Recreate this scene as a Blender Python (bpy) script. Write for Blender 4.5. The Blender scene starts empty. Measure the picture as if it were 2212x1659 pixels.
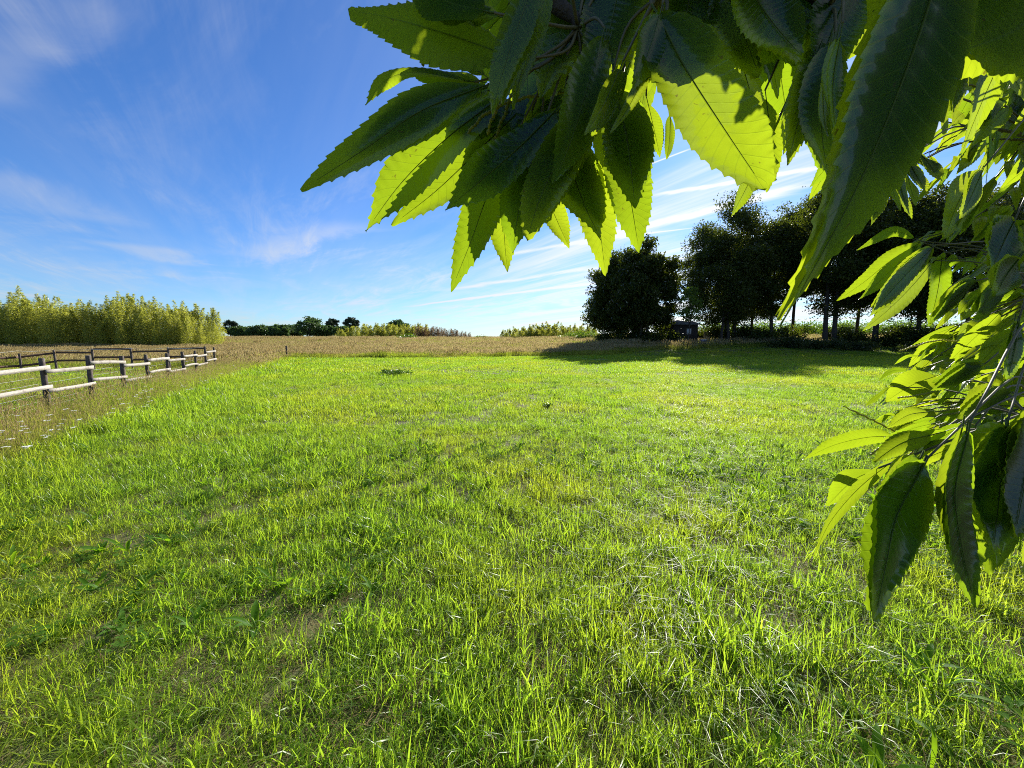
import bpy, math, random
import numpy as np
from mathutils import Vector

S = bpy.context.scene
C = S.collection
RNG = np.random.default_rng(7)
random.seed(7)

# ------------------------------------------------------------------ camera
F, CX, CY = 832.0, 1106.0, 829.5           # photograph measured on a 2212 x 1659 grid
EYE = np.array([0.0, 0.0, 1.6])
PITCH = math.atan((CY - 733.0) / F)
FWD = np.array([0.0, math.cos(PITCH), -math.sin(PITCH)])
UP = np.array([0.0, math.sin(PITCH), math.cos(PITCH)])
RIGHT = np.array([1.0, 0.0, 0.0])
cam_d = bpy.data.cameras.new('camera')
cam_d.sensor_width = 36.0
cam_d.lens = F / 2212.0 * 36.0
cam_d.clip_start = 0.02
cam_d.clip_end = 5000.0
cam_d.dof.use_dof = True
cam_d.dof.focus_distance = 1.3
cam_d.dof.aperture_fstop = 20.0
cam = bpy.data.objects.new('camera', cam_d)
C.objects.link(cam)
cam.location = EYE
cam.rotation_euler = (math.pi / 2 - PITCH, 0.0, 0.0)
S.camera = cam


def ray(px, py):
    return (px - CX) / F * RIGHT + FWD + (CY - py) / F * UP


def at_depth(px, py, d):                    # a point at a real distance along the view axis
    return EYE + d * ray(px, py)


def at_y(px, py, Y):                        # a point on the vertical plane Y metres ahead
    r = ray(px, py)
    return EYE + r * (Y / r[1])


# ------------------------------------------------------------------ light
SUN_AZ, SUN_EL = math.radians(26.0), math.radians(27.5)
SUN = Vector((math.sin(SUN_AZ) * math.cos(SUN_EL), math.cos(SUN_AZ) * math.cos(SUN_EL), math.sin(SUN_EL)))
sun_d = bpy.data.lights.new('sun', 'SUN')
sun_d.energy = 5.0
sun_d.angle = math.radians(0.5)
sun_d.color = (1.0, 0.95, 0.86)
sun = bpy.data.objects.new('sun', sun_d)
C.objects.link(sun)
sun.rotation_euler = (-SUN).to_track_quat('-Z', 'Y').to_euler()
S.view_settings.view_transform = 'Standard'
S.view_settings.look = 'None'
S.view_settings.gamma = 1.0
S.view_settings.exposure = 1.10
S.cycles.max_bounces = 8
S.cycles.diffuse_bounces = 3
S.cycles.glossy_bounces = 2
S.cycles.transmission_bounces = 6
S.cycles.transparent_max_bounces = 8
S.cycles.sample_clamp_indirect = 4.0
S.cycles.filter_width = 1.0
S.cycles.use_denoising = False


class Nodes:
    """small helper for writing node trees"""
    def __init__(self, tree):
        self.t = tree

    def new(self, kind, **kw):
        n = self.t.nodes.new(kind)
        for k, v in kw.items():
            setattr(n, k, v)
        return n

    def link(self, a, b):
        self.t.links.new(a, b)

    def put(self, sock, v):
        if hasattr(v, 'is_linked') or isinstance(v, bpy.types.NodeSocket):
            self.link(v, sock)
        else:
            sock.default_value = v

    def math(self, op, a, b=None, c=None, clamp=False):
        n = self.new('ShaderNodeMath', operation=op, use_clamp=clamp)
        self.put(n.inputs[0], a)
        if b is not None:
            self.put(n.inputs[1], b)
        if c is not None:
            self.put(n.inputs[2], c)
        return n.outputs[0]

    def rng(self, v, a, b, lo=0.0, hi=1.0, smooth=False):
        n = self.new('ShaderNodeMapRange')
        n.interpolation_type = 'SMOOTHSTEP' if smooth else 'LINEAR'
        self.put(n.inputs[0], v)
        for i, x in enumerate((a, b, lo, hi)):
            self.put(n.inputs[i + 1], x)
        return n.outputs[0]

    def mix(self, f, a, b, blend='MIX'):
        n = self.new('ShaderNodeMix', data_type='RGBA', blend_type=blend)
        self.put(n.inputs[0], f)
        self.put(n.inputs[6], a)
        self.put(n.inputs[7], b)
        return n.outputs[2]

    def noise(self, vec, scale, detail=3.0, rough=0.55, dist=0.0):
        n = self.new('ShaderNodeTexNoise')
        if vec is not None:
            self.link(vec, n.inputs['Vector'])
        n.inputs['Scale'].default_value = scale
        n.inputs['Detail'].default_value = detail
        n.inputs['Roughness'].default_value = rough
        n.inputs['Distortion'].default_value = dist
        return n.outputs['Fac']


# ---- the sky: Nishita daylight with cirrus lying on a high plane
W = bpy.data.worlds.new('World')
S.world = W
W.use_nodes = True
N = Nodes(W.node_tree)
W.node_tree.nodes.clear()
sky = N.new('ShaderNodeTexSky', sky_type='NISHITA')
sky.sun_disc = False
sky.sun_elevation = SUN_EL
sky.sun_rotation = SUN_AZ
sky.air_density = 1.0
sky.dust_density = 0.15
sky.ozone_density = 2.2
hs = N.new('ShaderNodeHueSaturation')
hs.inputs['Saturation'].default_value = 1.10
hs.inputs['Value'].default_value = 1.0
hs.inputs['Hue'].default_value = 0.5
N.link(sky.outputs[0], hs.inputs['Color'])
tc = N.new('ShaderNodeTexCoord')
sep = N.new('ShaderNodeSeparateXYZ')
N.link(tc.outputs['Generated'], sep.inputs[0])
dz = N.math('ADD', N.math('MAXIMUM', sep.outputs[2], 0.0), 0.045)
pu = N.math('DIVIDE', sep.outputs[0], dz)
pv = N.math('DIVIDE', sep.outputs[1], dz)
CA = math.atan2(0.83, -0.556)                 # the way the cirrus streaks run
ca, sa = math.cos(CA), math.sin(CA)
along = N.math('ADD', N.math('MULTIPLY', pu, ca), N.math('MULTIPLY', pv, sa))
across = N.math('SUBTRACT', N.math('MULTIPLY', pv, ca), N.math('MULTIPLY', pu, sa))


def cloud_vec(sx, sy, off):
    cb = N.new('ShaderNodeCombineXYZ')
    N.link(N.math('MULTIPLY_ADD', along, sx, off), cb.inputs[0])
    N.link(N.math('MULTIPLY_ADD', across, sy, off * 1.7), cb.inputs[1])
    return cb.outputs[0]


streak = N.noise(cloud_vec(0.10, 1.25, 3.1), 1.0, 6.0, 0.62, 0.35)
fine = N.noise(cloud_vec(0.35, 2.6, 8.4), 1.0, 5.0, 0.65, 0.8)
patch = N.noise(cloud_vec(0.30, 0.42, 5.0), 1.0, 3.0, 0.5, 0.4)
wisp = N.noise(cloud_vec(0.55, 1.15, 1.3), 1.0, 6.0, 0.62, 1.3)
low = N.rng(sep.outputs[2], 0.02, 0.42, 1.0, 0.0, True)
# more cirrus on the sun's side of the sky and towards the horizon
side = N.rng(sep.outputs[0], -0.25, 0.30, 0.0, 1.0, True)
dens1 = N.math('MULTIPLY', N.rng(N.math('ADD', N.math('MULTIPLY', streak, 0.75), N.math('MULTIPLY', fine, 0.25)), 0.44, 0.66, 0.0, 1.0, True),
               N.math('ADD', N.math('MULTIPLY', side, 0.85), 0.06))
fibre = N.noise(cloud_vec(0.55, 3.2, 2.6), 1.0, 5.0, 0.7, 1.1)
dens2 = N.math('MULTIPLY', N.rng(N.math('ADD', N.math('MULTIPLY', wisp, 0.6), N.math('MULTIPLY', fibre, 0.4)), 0.42, 0.74, 0.0, 1.0, True), N.rng(patch, 0.36, 0.66, 0.03, 0.58, True))
veil = N.math('MULTIPLY', N.math('POWER', low, 2.2), N.rng(N.math('ADD', N.math('MULTIPLY', streak, 0.5), N.math('MULTIPLY', wisp, 0.5)), 0.34, 0.66, 0.12, 0.62, True))
veil = N.math('MULTIPLY', veil, N.rng(sep.outputs[0], -0.75, 0.15, 0.35, 1.0, True))


def plane_uv(px, py):
    r = ray(px, py)
    r = r / np.linalg.norm(r)
    d = max(r[2], 0) + 0.045
    u, v = r[0] / d, r[1] / d
    return u * ca + v * sa, v * ca - u * sa


def trail(p0, p1, width, strength, wob=0.0):
    """a contrail: a thin line between two places in the sky"""
    a0, c0 = plane_uv(*p0)
    a1, c1 = plane_uv(*p1)
    sl = (c1 - c0) / (a1 - a0)
    e = N.math('SUBTRACT', across, N.math('MULTIPLY_ADD', along, sl, c0 - sl * a0))
    if wob:
        e = N.math('ADD', e, N.math('MULTIPLY', N.math('SUBTRACT', wisp, 0.5), wob))
    m = N.rng(N.math('ABSOLUTE', e), 0.0, width, strength, 0.0, True)
    lo, hi = min(a0, a1), max(a0, a1)
    k = (hi - lo) * 0.18
    m = N.math('MULTIPLY', m, N.rng(along, lo - k, lo + k, 0.0, 1.0, True))
    return N.math('MULTIPLY', m, N.rng(along, hi - k, hi + k, 1.0, 0.0, True))


mask = N.math('MAXIMUM', dens1, dens2)
mask = N.math('ADD', mask, veil)
for tr in (((1385, 362), (1490, 322), 0.012, 0.85, 0.0),
           ((1330, 512), (1500, 492), 0.03, 0.6, 0.04),
           ((1100, 548), (1400, 500), 0.10, 0.5, 0.3),
           ((1320, 508), (1760, 395), 0.10, 0.85, 0.30),
           ((1420, 420), (1760, 362), 0.05, 0.8, 0.2),
           ((980, 625), (1290, 578), 0.16, 0.55, 0.5),
           ((900, 660), (1290, 612), 0.14, 0.75, 0.4),
           ((0, 372), (240, 480), 0.45, 0.20, 1.5),
           ((300, 530), (440, 575), 0.40, 0.30, 1.6),
           ((560, 552), (790, 492), 0.40, 0.30, 1.6),
           ((-5, 225), (75, 95), 0.14, 0.16, 0.35),
           ((75, 110), (205, -5), 0.16, 0.11, 0.35)):
    mask = N.math('ADD', mask, trail(*tr))
mask = N.math('MINIMUM', mask, 0.93)
# sunlit ice: the cloud shines more towards the sun
dotn = N.new('ShaderNodeVectorMath', operation='DOT_PRODUCT')
N.link(tc.outputs['Generated'], dotn.inputs[0])
dotn.inputs[1].default_value = SUN
glow = N.rng(dotn.outputs['Value'], 0.2, 1.0, 0.0, 1.0)
cb = N.math('MULTIPLY_ADD', N.math('POWER', glow, 2.0), 4.0, 7.0)
cc = N.new('ShaderNodeCombineXYZ')
N.link(N.math('MULTIPLY', cb, 0.965), cc.inputs[0])
N.link(N.math('MULTIPLY', cb, 0.99), cc.inputs[1])
N.link(N.math('MULTIPLY', cb, 1.03), cc.inputs[2])
blue = N.mix(1.0, hs.outputs[0], (0.74, 1.10, 1.64, 1), 'MULTIPLY')   # the photograph's deeper azure
col = N.mix(mask, blue, cc.outputs[0])
bg = N.new('ShaderNodeBackground')
bg.inputs['Strength'].default_value = 0.047
N.link(col, bg.inputs['Color'])
wo = N.new('ShaderNodeOutputWorld')
N.link(bg.outputs[0], wo.inputs['Surface'])


# ------------------------------------------------------------------ materials
def material(name):
    m = bpy.data.materials.new(name)
    m.use_nodes = True
    m.node_tree.nodes.clear()
    n = Nodes(m.node_tree)
    out = n.new('ShaderNodeOutputMaterial')
    return m, n, out


def leafy(n, out, diff, trans, fac_trans=0.5, gloss=0.05, rough=0.35, normal=None):
    d = n.new('ShaderNodeBsdfDiffuse')
    t = n.new('ShaderNodeBsdfTranslucent')
    n.put(d.inputs['Color'], diff)
    n.put(t.inputs['Color'], trans)
    mx = n.new('ShaderNodeMixShader')
    mx.inputs[0].default_value = fac_trans
    n.link(d.outputs[0], mx.inputs[1])
    n.link(t.outputs[0], mx.inputs[2])
    g = n.new('ShaderNodeBsdfGlossy')
    g.inputs['Roughness'].default_value = rough
    g.inputs['Color'].default_value = (1, 1, 1, 1)
    fr = n.new('ShaderNodeLayerWeight')
    fr.inputs['Blend'].default_value = 0.25
    gf = n.math('MULTIPLY_ADD', fr.outputs['Fresnel'], gloss * 2.4, gloss * 0.12, clamp=True)
    m2 = n.new('ShaderNodeMixShader')
    n.link(gf, m2.inputs[0])
    n.link(mx.outputs[0], m2.inputs[1])
    n.link(g.outputs[0], m2.inputs[2])
    if normal is not None:
        for b in (d, t, g):
            n.link(normal, b.inputs['Normal'])
    n.link(m2.outputs[0], out.inputs['Surface'])


def plant_material(name, c_lo, c_hi, t_lo, t_hi, fac=0.5, gloss=0.05, rough=0.35, patch=None, patch_scale=0.35):
    """leaf colours between two greens: per blade (uv.x), per plant (random) and, optionally, per patch of ground"""
    m, n, out = material(name)
    uv = n.new('ShaderNodeUVMap')
    sp = n.new('ShaderNodeSeparateXYZ')
    n.link(uv.outputs[0], sp.inputs[0])
    oi = n.new('ShaderNodeObjectInfo')
    f = n.math('ADD', n.math('MULTIPLY', sp.outputs[0], 0.60), n.math('MULTIPLY', oi.outputs['Random'], 0.40))
    dcol = n.mix(f, c_lo + (1,), c_hi + (1,))
    tcol = n.mix(f, t_lo + (1,), t_hi + (1,))
    if patch is not None:
        ge = n.new('ShaderNodeNewGeometry')
        a = n.noise(ge.outputs['Position'], patch_scale, 4.0, 0.6, 0.3)
        a = n.rng(a, 0.42, 0.66, 0.0, 1.0, True)
        dcol = n.mix(n.math('MULTIPLY', a, 0.8), dcol, patch[0] + (1,))
        tcol = n.mix(n.math('MULTIPLY', a, 0.8), tcol, patch[1] + (1,))
    leafy(n, out, dcol, tcol, fac, gloss, rough)
    return m


M = {}
M['lawn'] = plant_material('lawn grass', (.075, .150, .016), (.19, .27, .034), (.23, .46, .018), (.50, .67, .036),
                           0.58, 0.012, 0.40, ((.18, .23, .025), (.54, .62, .030)), 0.32)
M['thatch'] = plant_material('dry thatch', (.16, .12, .05), (.26, .20, .095), (.20, .165, .05), (.29, .24, .085), 0.4, 0.001, 0.8)
M['meadow'] = plant_material('meadow grass', (.13, .19, .020), (.27, .29, .06), (.32, .46, .02), (.52, .56, .06),
                             0.55, 0.01, 0.5, ((.22, .21, .06), (.44, .40, .07)), 0.12)
M['seed'] = plant_material('seed heads', (.29, .21, .10), (.44, .36, .20), (.40, .29, .11), (.52, .43, .20), 0.5, 0.02, 0.5)
M['weed'] = plant_material('broad weed leaf', (.045, .12, .012), (.09, .18, .02), (.16, .34, .01), (.34, .56, .012), 0.5, 0.004, 0.6)
M['dark weed'] = plant_material('dark weed', (.035, .085, .014), (.07, .13, .02), (.06, .15, .01), (.13, .24, .015), 0.35, 0.05, 0.4)
M['petal'] = plant_material('white petals', (.80, .80, .76), (.84, .84, .80), (.6, .6, .55), (.6, .6, .55), 0.3, 0.02, 0.5)
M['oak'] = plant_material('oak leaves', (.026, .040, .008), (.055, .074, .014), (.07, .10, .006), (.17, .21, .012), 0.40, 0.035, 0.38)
M['far tree'] = plant_material('far tree leaves', (.050, .090, .035), (.095, .150, .050), (.07, .14, .03), (.13, .22, .03), 0.35, 0.02, 0.45)
M['pine'] = plant_material('pine needles', (.035, .058, .035), (.062, .085, .045), (.03, .05, .02), (.05, .07, .03), 0.2, 0.02, 0.5)
M['bamboo'] = plant_material('bamboo leaves', (.23, .25, .045), (.39, .40, .09), (.40, .43, .04), (.58, .58, .08), 0.5, 0.02, 0.45)
M['dry reed'] = plant_material('dry reed', (.24, .15, .07), (.34, .23, .12), (.22, .14, .06), (.30, .2, .1), 0.4, 0.02, 0.5)
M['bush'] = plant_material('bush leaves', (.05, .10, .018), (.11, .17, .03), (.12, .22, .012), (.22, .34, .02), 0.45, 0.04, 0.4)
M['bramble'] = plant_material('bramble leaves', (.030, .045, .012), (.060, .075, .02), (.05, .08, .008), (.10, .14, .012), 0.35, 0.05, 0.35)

# --- chestnut leaf: side veins run out to the teeth
m, n, out = material('chestnut leaf')
uv = n.new('ShaderNodeUVMap')
sp = n.new('ShaderNodeSeparateXYZ')
n.link(uv.outputs[0], sp.inputs[0])                 # x: across (0..1), y: along (0..1)
au = n.math('ABSOLUTE', n.math('MULTIPLY_ADD', sp.outputs[0], 2.0, -1.0))
talong = n.math('FRACT', sp.outputs[1])
tleaf = n.math('DIVIDE', n.math('FLOOR', sp.outputs[1]), 20.0)          # every leaf its own tone
ph = n.math('FRACT', n.math('SUBTRACT', n.math('MULTIPLY', talong, 18.0), n.math('MULTIPLY', au, 1.7)))
vd = n.math('ABSOLUTE', n.math('SUBTRACT', ph, 0.5))
vein = n.rng(vd, 0.01, 0.07, 1.0, 0.0, True)
mid = n.rng(au, 0.012, 0.045, 1.0, 0.0, True)
vein = n.math('MAXIMUM', n.math('MULTIPLY', vein, 0.75), mid)
cbv = n.new('ShaderNodeCombineXYZ')
n.link(sp.outputs[0], cbv.inputs[0])
n.link(n.math('MULTIPLY', talong, 3.6), cbv.inputs[1])
n.link(n.math('MULTIPLY', tleaf, 37.0), cbv.inputs[2])
net = n.noise(cbv.outputs[0], 16.0, 4.0, 0.7, 0.2)
blot = n.noise(cbv.outputs[0], 2.2, 3.0, 0.6, 0.4)
tone = n.math('ADD', n.math('MULTIPLY', tleaf, 0.75), n.math('MULTIPLY', blot, 0.3))
tcol = n.mix(tone, (.27, .47, .010, 1), (.56, .66, .020, 1))
spot = n.rng(n.noise(cbv.outputs[0], 9.0, 2.0, 0.5, 0.6), 0.70, 0.74)
tcol = n.mix(n.math('MULTIPLY', n.rng(net, .35, .7), 0.30), tcol, (.36, .47, .010, 1))
tcol = n.mix(n.math('MULTIPLY', vein, 0.38), tcol, (.24, .34, .012, 1))
dcol = n.mix(tone, (.017, .050, .005, 1), (.030, .070, .006, 1))
dcol = n.mix(n.math('MULTIPLY', vein, 0.5), dcol, (.10, .16, .03, 1))
bp = n.new('ShaderNodeBump')
bp.inputs['Strength'].default_value = 0.3
tcol = n.mix(n.math('MULTIPLY', spot, 0.7), tcol, (.16, .10, .02, 1))
dcol = n.mix(n.math('MULTIPLY', spot, 0.6), dcol, (.09, .05, .02, 1))
bp.inputs['Distance'].default_value = 0.0012
n.link(n.math('SUBTRACT', n.math('MULTIPLY', net, 0.10), n.math('MULTIPLY', vein, 0.8)), bp.inputs['Height'])
leafy(n, out, dcol, tcol, 0.46, 0.020, 0.24, bp.outputs[0])
M['chestnut'] = m

m, n, out = material('bark')
ge = n.new('ShaderNodeTexCoord')
mp = n.new('ShaderNodeMapping')
mp.inputs['Scale'].default_value = (6.0, 6.0, 1.2)
n.link(ge.outputs['Object'], mp.inputs[0])
a = n.noise(mp.outputs[0], 3.0, 6.0, 0.7, 0.5)
b = n.new('ShaderNodeBsdfPrincipled')
n.link(n.mix(n.rng(a, .3, .7), (.020, .016, .012, 1), (.065, .052, .040, 1)), b.inputs['Base Color'])
b.inputs['Roughness'].default_value = 0.9
bp = n.new('ShaderNodeBump')
bp.inputs['Distance'].default_value = 0.02
n.link(a, bp.inputs['Height'])
n.link(bp.outputs[0], b.inputs['Normal'])
n.link(b.outputs[0], out.inputs['Surface'])
M['bark'] = m


def wood_material(name, c0, c1, c2, rough=0.85, axis=(1.2, 1.2, 1.2), sc=5.0):
    m, n, out = material(name)
    t = n.new('ShaderNodeTexCoord')
    mp = n.new('ShaderNodeMapping')
    mp.inputs['Scale'].default_value = axis
    n.link(t.outputs['Object'], mp.inputs[0])
    g = n.noise(mp.outputs[0], sc, 6.0, 0.65, 0.7)
    k = n.noise(t.outputs['Object'], 3.0, 3.0, 0.6, 0.2)
    c = n.mix(n.rng(g, .35, .65), c0 + (1,), c1 + (1,))
    c = n.mix(n.rng(k, .52, .66, 0.0, 0.8, True), c, c2 + (1,))
    oi_ = n.new('ShaderNodeObjectInfo')
    c = n.mix(n.rng(oi_.outputs['Random'], 0, 1, 0.0, 0.35), c, c0 + (1,))
    b = n.new('ShaderNodeBsdfPrincipled')
    n.link(c, b.inputs['Base Color'])
    b.inputs['Roughness'].default_value = rough
    bp = n.new('ShaderNodeBump')
    bp.inputs['Distance'].default_value = 0.006
    n.link(g, bp.inputs['Height'])
    n.link(bp.outputs[0], b.inputs['Normal'])
    n.link(b.outputs[0], out.inputs['Surface'])
    return m


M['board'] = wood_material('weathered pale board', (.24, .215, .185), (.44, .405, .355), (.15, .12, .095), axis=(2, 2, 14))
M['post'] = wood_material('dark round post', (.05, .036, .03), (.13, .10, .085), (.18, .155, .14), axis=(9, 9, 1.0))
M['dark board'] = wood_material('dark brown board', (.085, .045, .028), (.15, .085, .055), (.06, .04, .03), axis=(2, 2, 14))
M['hut wood'] = wood_material('dark hut boards', (.016, .011, .008), (.030, .021, .016), (.014, .010, .008), axis=(14, 14, 1))
M['tan wood'] = wood_material('tan timber', (.36, .24, .10), (.46, .32, .15), (.28, .18, .08), axis=(8, 8, 1))
M['stick'] = wood_material('dry stick', (.10, .07, .05), (.18, .14, .10), (.08, .06, .05))


def plain(name, c, rough=0.6, metal=0.0, noise_amt=0.25, scale=8.0):
    m, n, out = material(name)
    t = n.new('ShaderNodeTexCoord')
    a = n.noise(t.outputs['Object'], scale, 4.0, 0.6)
    c2 = tuple(x * (1 - noise_amt) for x in c)
    b = n.new('ShaderNodeBsdfPrincipled')
    n.link(n.mix(a, c + (1,), c2 + (1,)), b.inputs['Base Color'])
    b.inputs['Roughness'].default_value = rough
    b.inputs['Metallic'].default_value = metal
    n.link(b.outputs[0], out.inputs['Surface'])
    return m


M['wire'] = plain('galvanised wire', (.55, .56, .55), 0.4, 0.6)
M['tape'] = plain('white fence tape', (.75, .75, .66), 0.6)
M['roof'] = plain('grey sheet roof', (.16, .165, .18), 0.5, 0.1)
M['pane'] = plain('window pane', (.55, .58, .62), 0.08)
M['frame'] = plain('window frame', (.30, .28, .25), 0.6)
M['blue'] = plain('blue plastic', (.03, .10, .30), 0.4)
M['pale rim'] = plain('pale plastic rim', (.55, .62, .60), 0.4)
M['catkin'] = plant_material('catkin', (.24, .26, .04), (.42, .40, .08), (.34, .36, .03), (.46, .46, .05), 0.4, 0.02, 0.5)
M['rib'] = plant_material('leaf rib', (.07, .11, .02), (.09, .13, .02), (.16, .24, .012), (.18, .26, .012), 0.35, 0.02, 0.4)
M['twig'] = plain('green brown twig', (.10, .09, .035), 0.6)

# --- the soil under the grass
m, n, out = material('field soil')
t = n.new('ShaderNodeNewGeometry')
a = n.noise(t.outputs['Position'], 0.6, 5.0, 0.65, 0.3)
b1 = n.noise(t.outputs['Position'], 14.0, 6.0, 0.7)
c1 = n.mix(n.rng(b1, .3, .7), (.060, .048, .022, 1), (.17, .135, .070, 1))
c2 = n.mix(n.rng(b1, .3, .7), (.055, .080, .012, 1), (.15, .17, .035, 1))
bs = n.new('ShaderNodeBsdfPrincipled')
n.link(n.mix(n.rng(a, .38, .60, .15, .8), c1, c2), bs.inputs['Base Color'])
bs.inputs['Roughness'].default_value = 0.95
bp = n.new('ShaderNodeBump')
bp.inputs['Distance'].default_value = 0.03
n.link(b1, bp.inputs['Height'])
n.link(bp.outputs[0], bs.inputs['Normal'])
n.link(bs.outputs[0], out.inputs['Surface'])
M['soil'] = m


# ------------------------------------------------------------------ mesh helpers
def mesh(name, V, faces, mats, uv=None, mat_idx=None, smooth=False):
    """faces: list of (k, n) index arrays, k corners each"""
    if not isinstance(faces, (list, tuple)):
        faces = [faces]
    me = bpy.data.meshes.new(name)
    V = np.asarray(V, dtype=np.float32)
    loops = np.concatenate([f.ravel() for f in faces]).astype(np.int32)
    tot = np.concatenate([np.full(len(f), f.shape[1]) for f in faces]).astype(np.int32)
    start = np.concatenate([[0], np.cumsum(tot)[:-1]]).astype(np.int32)
    me.vertices.add(len(V))
    me.vertices.foreach_set('co', V.ravel())
    me.loops.add(len(loops))
    me.loops.foreach_set('vertex_index', loops)
    me.polygons.add(len(tot))
    me.polygons.foreach_set('loop_start', start)
    me.polygons.foreach_set('loop_total', tot)
    if mat_idx is not None:
        me.polygons.foreach_set('material_index', np.asarray(mat_idx, dtype=np.int32))
    if smooth:
        me.polygons.foreach_set('use_smooth', np.ones(len(tot), dtype=bool))
    if uv is not None:
        l = me.uv_layers.new(name='uv')
        l.data.foreach_set('uv', np.asarray(uv, dtype=np.float32)[loops].ravel())
    for x in mats:
        me.materials.append(x)
    me.update(calc_edges=True)
    me.validate()
    return me


def obj(name, me, parent=None, loc=None, label=None, cat=None, group=None, kind=None):
    o = bpy.data.objects.new(name, me)
    C.objects.link(o)
    if parent is not None:
        o.parent = parent
    if loc is not None:
        o.location = [float(x) for x in loc]
    for k, v in (('label', label), ('category', cat), ('group', group), ('kind', kind)):
        if v:
            o[k] = v
    return o


def dup(root, loc, rz, scale, label=None, group=None):
    r = root.copy()
    C.objects.link(r)
    r.location = [float(x) for x in loc]
    r.rotation_euler = (0, 0, rz)
    r.scale = scale
    if label:
        r['label'] = label
    if group:
        r['group'] = group
    for ch in list(root.children):
        c = ch.copy()
        C.objects.link(c)
        c.parent = r
        for g in ch.children:
            d = g.copy()
            C.objects.link(d)
            d.parent = c
    return r


class Geo:
    """collects pieces of mesh"""
    def __init__(self):
        self.V, self.Q, self.T, self.uv, self.qi, self.ti, self.n = [], [], [], [], [], [], 0

    def add(self, V, Q=None, T=None, uv=None, mi=0):
        V = np.asarray(V, dtype=float)
        self.V.append(V)
        self.uv.append(np.zeros((len(V), 2)) if uv is None else np.asarray(uv, dtype=float))
        if Q is not None and len(Q):
            Q = np.asarray(Q)
            self.Q.append(Q + self.n)
            self.qi.append(np.full(len(Q), mi))
        if T is not None and len(T):
            T = np.asarray(T)
            self.T.append(T + self.n)
            self.ti.append(np.full(len(T), mi))
        self.n += len(V)

    def tube(self, path, radii, sides=6, mi=0, uvx=0.5, cap=True):
        path = np.asarray(path, dtype=float)
        k = len(path)
        radii = np.broadcast_to(np.asarray(radii, dtype=float), (k,))
        tan = np.gradient(path, axis=0)
        tan /= np.linalg.norm(tan, axis=1)[:, None] + 1e-9
        ref = np.array([0.0, 0.0, 1.0]) if abs(tan[0][2]) < 0.85 else np.array([1.0, 0.0, 0.0])
        s1 = np.cross(tan, ref)
        s1 /= np.linalg.norm(s1, axis=1)[:, None] + 1e-9
        s2 = np.cross(s1, tan)
        a = np.arange(sides) / sides * 2 * math.pi
        V = path[:, None, :] + radii[:, None, None] * (np.cos(a)[None, :, None] * s1[:, None, :] + np.sin(a)[None, :, None] * s2[:, None, :])
        V = V.reshape(-1, 3)
        i, j = np.meshgrid(np.arange(k - 1), np.arange(sides), indexing='ij')
        q = np.stack([i * sides + j, i * sides + (j + 1) % sides, (i + 1) * sides + (j + 1) % sides, (i + 1) * sides + j], -1).reshape(-1, 4)
        T = None
        if cap:
            V = np.vstack([V, path[0], path[-1]])
            jj = np.arange(sides)
            T = np.vstack([np.stack([(jj + 1) % sides, jj, np.full(sides, k * sides)], -1),
                           np.stack([(k - 1) * sides + jj, (k - 1) * sides + (jj + 1) % sides, np.full(sides, k * sides + 1)], -1)])
        self.add(V, q, T, np.tile([uvx, 0.5], (len(V), 1)), mi)

    def box(self, c, ax, ay, az, mi=0):
        """box from centre and three half-edge vectors"""
        c, ax, ay, az = (np.asarray(v, dtype=float) for v in (c, ax, ay, az))
        V = [c + sx * ax + sy * ay + sz * az for sz in (-1, 1) for sy in (-1, 1) for sx in (-1, 1)]
        Q = [(0, 2, 3, 1), (4, 5, 7, 6), (0, 1, 5, 4), (2, 6, 7, 3), (0, 4, 6, 2), (1, 3, 7, 5)]
        self.add(V, Q, None, None, mi)

    def mesh(self, name, mats, smooth=False, origin=(0, 0, 0)):
        V = np.concatenate(self.V) - np.asarray(origin)
        faces, mi = [], []
        if self.Q:
            faces.append(np.concatenate(self.Q))
            mi.append(np.concatenate(self.qi))
        if self.T:
            faces.append(np.concatenate(self.T))
            mi.append(np.concatenate(self.ti))
        return mesh(name, V, faces, mats, np.concatenate(self.uv), np.concatenate(mi), smooth)


def unit(v):
    v = np.asarray(v, dtype=float)
    return v / (np.linalg.norm(v, axis=-1, keepdims=True) + 1e-9)


def leaf_quads(P, size, rng, aspect=0.6, direction=None, spread=1.0, uvx=None):
    """rhombic leaf sprays at P, randomly turned (or leaning along `direction`)"""
    k = len(P)
    d = rng.normal(size=(k, 3))
    if direction is not None:
        d = direction + spread * d
    d = unit(d)
    s = unit(np.cross(d, rng.normal(size=(k, 3))))
    size = np.broadcast_to(np.asarray(size, dtype=float), (k,)) * rng.uniform(.65, 1.35, k)
    L, Wd = d * size[:, None] * .5, s * size[:, None] * .5 * aspect
    bulge = rng.uniform(-.25, .25, k)[:, None]
    V = np.stack([P - L, P - bulge * L + Wd, P + L, P + bulge * L * .6 - Wd], 1).reshape(-1, 3)
    Q = np.arange(k * 4).reshape(-1, 4)
    u = rng.uniform(0, 1, k) if uvx is None else uvx
    uv = np.repeat(np.stack([u, np.zeros(k)], -1), 4, 0)
    return V, Q, uv


def smooth01(t):
    t = np.clip(t, 0, 1)
    return t * t * (3 - 2 * t)


# ------------------------------------------------------------------ terrain
def wave(x, y):
    return (np.sin(x * .9 + 1.3 * np.sin(y * .37)) * .4 + np.sin(y * 1.15 + x * .31 + 2.0) * .35 + np.sin((x - y) * .23 + 1.0) * .6)


def height(x, y):
    x, y = np.asarray(x, dtype=float), np.asarray(y, dtype=float)
    z = 1.5 * smooth01((y - 34) / 50)
    z = z + 0.75 * smooth01((x - 2) / 16) * smooth01((y - 35) / 14) * (1 - smooth01((y - 60) / 40) * .6)
    return z + 0.03 * wave(x, y)


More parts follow.
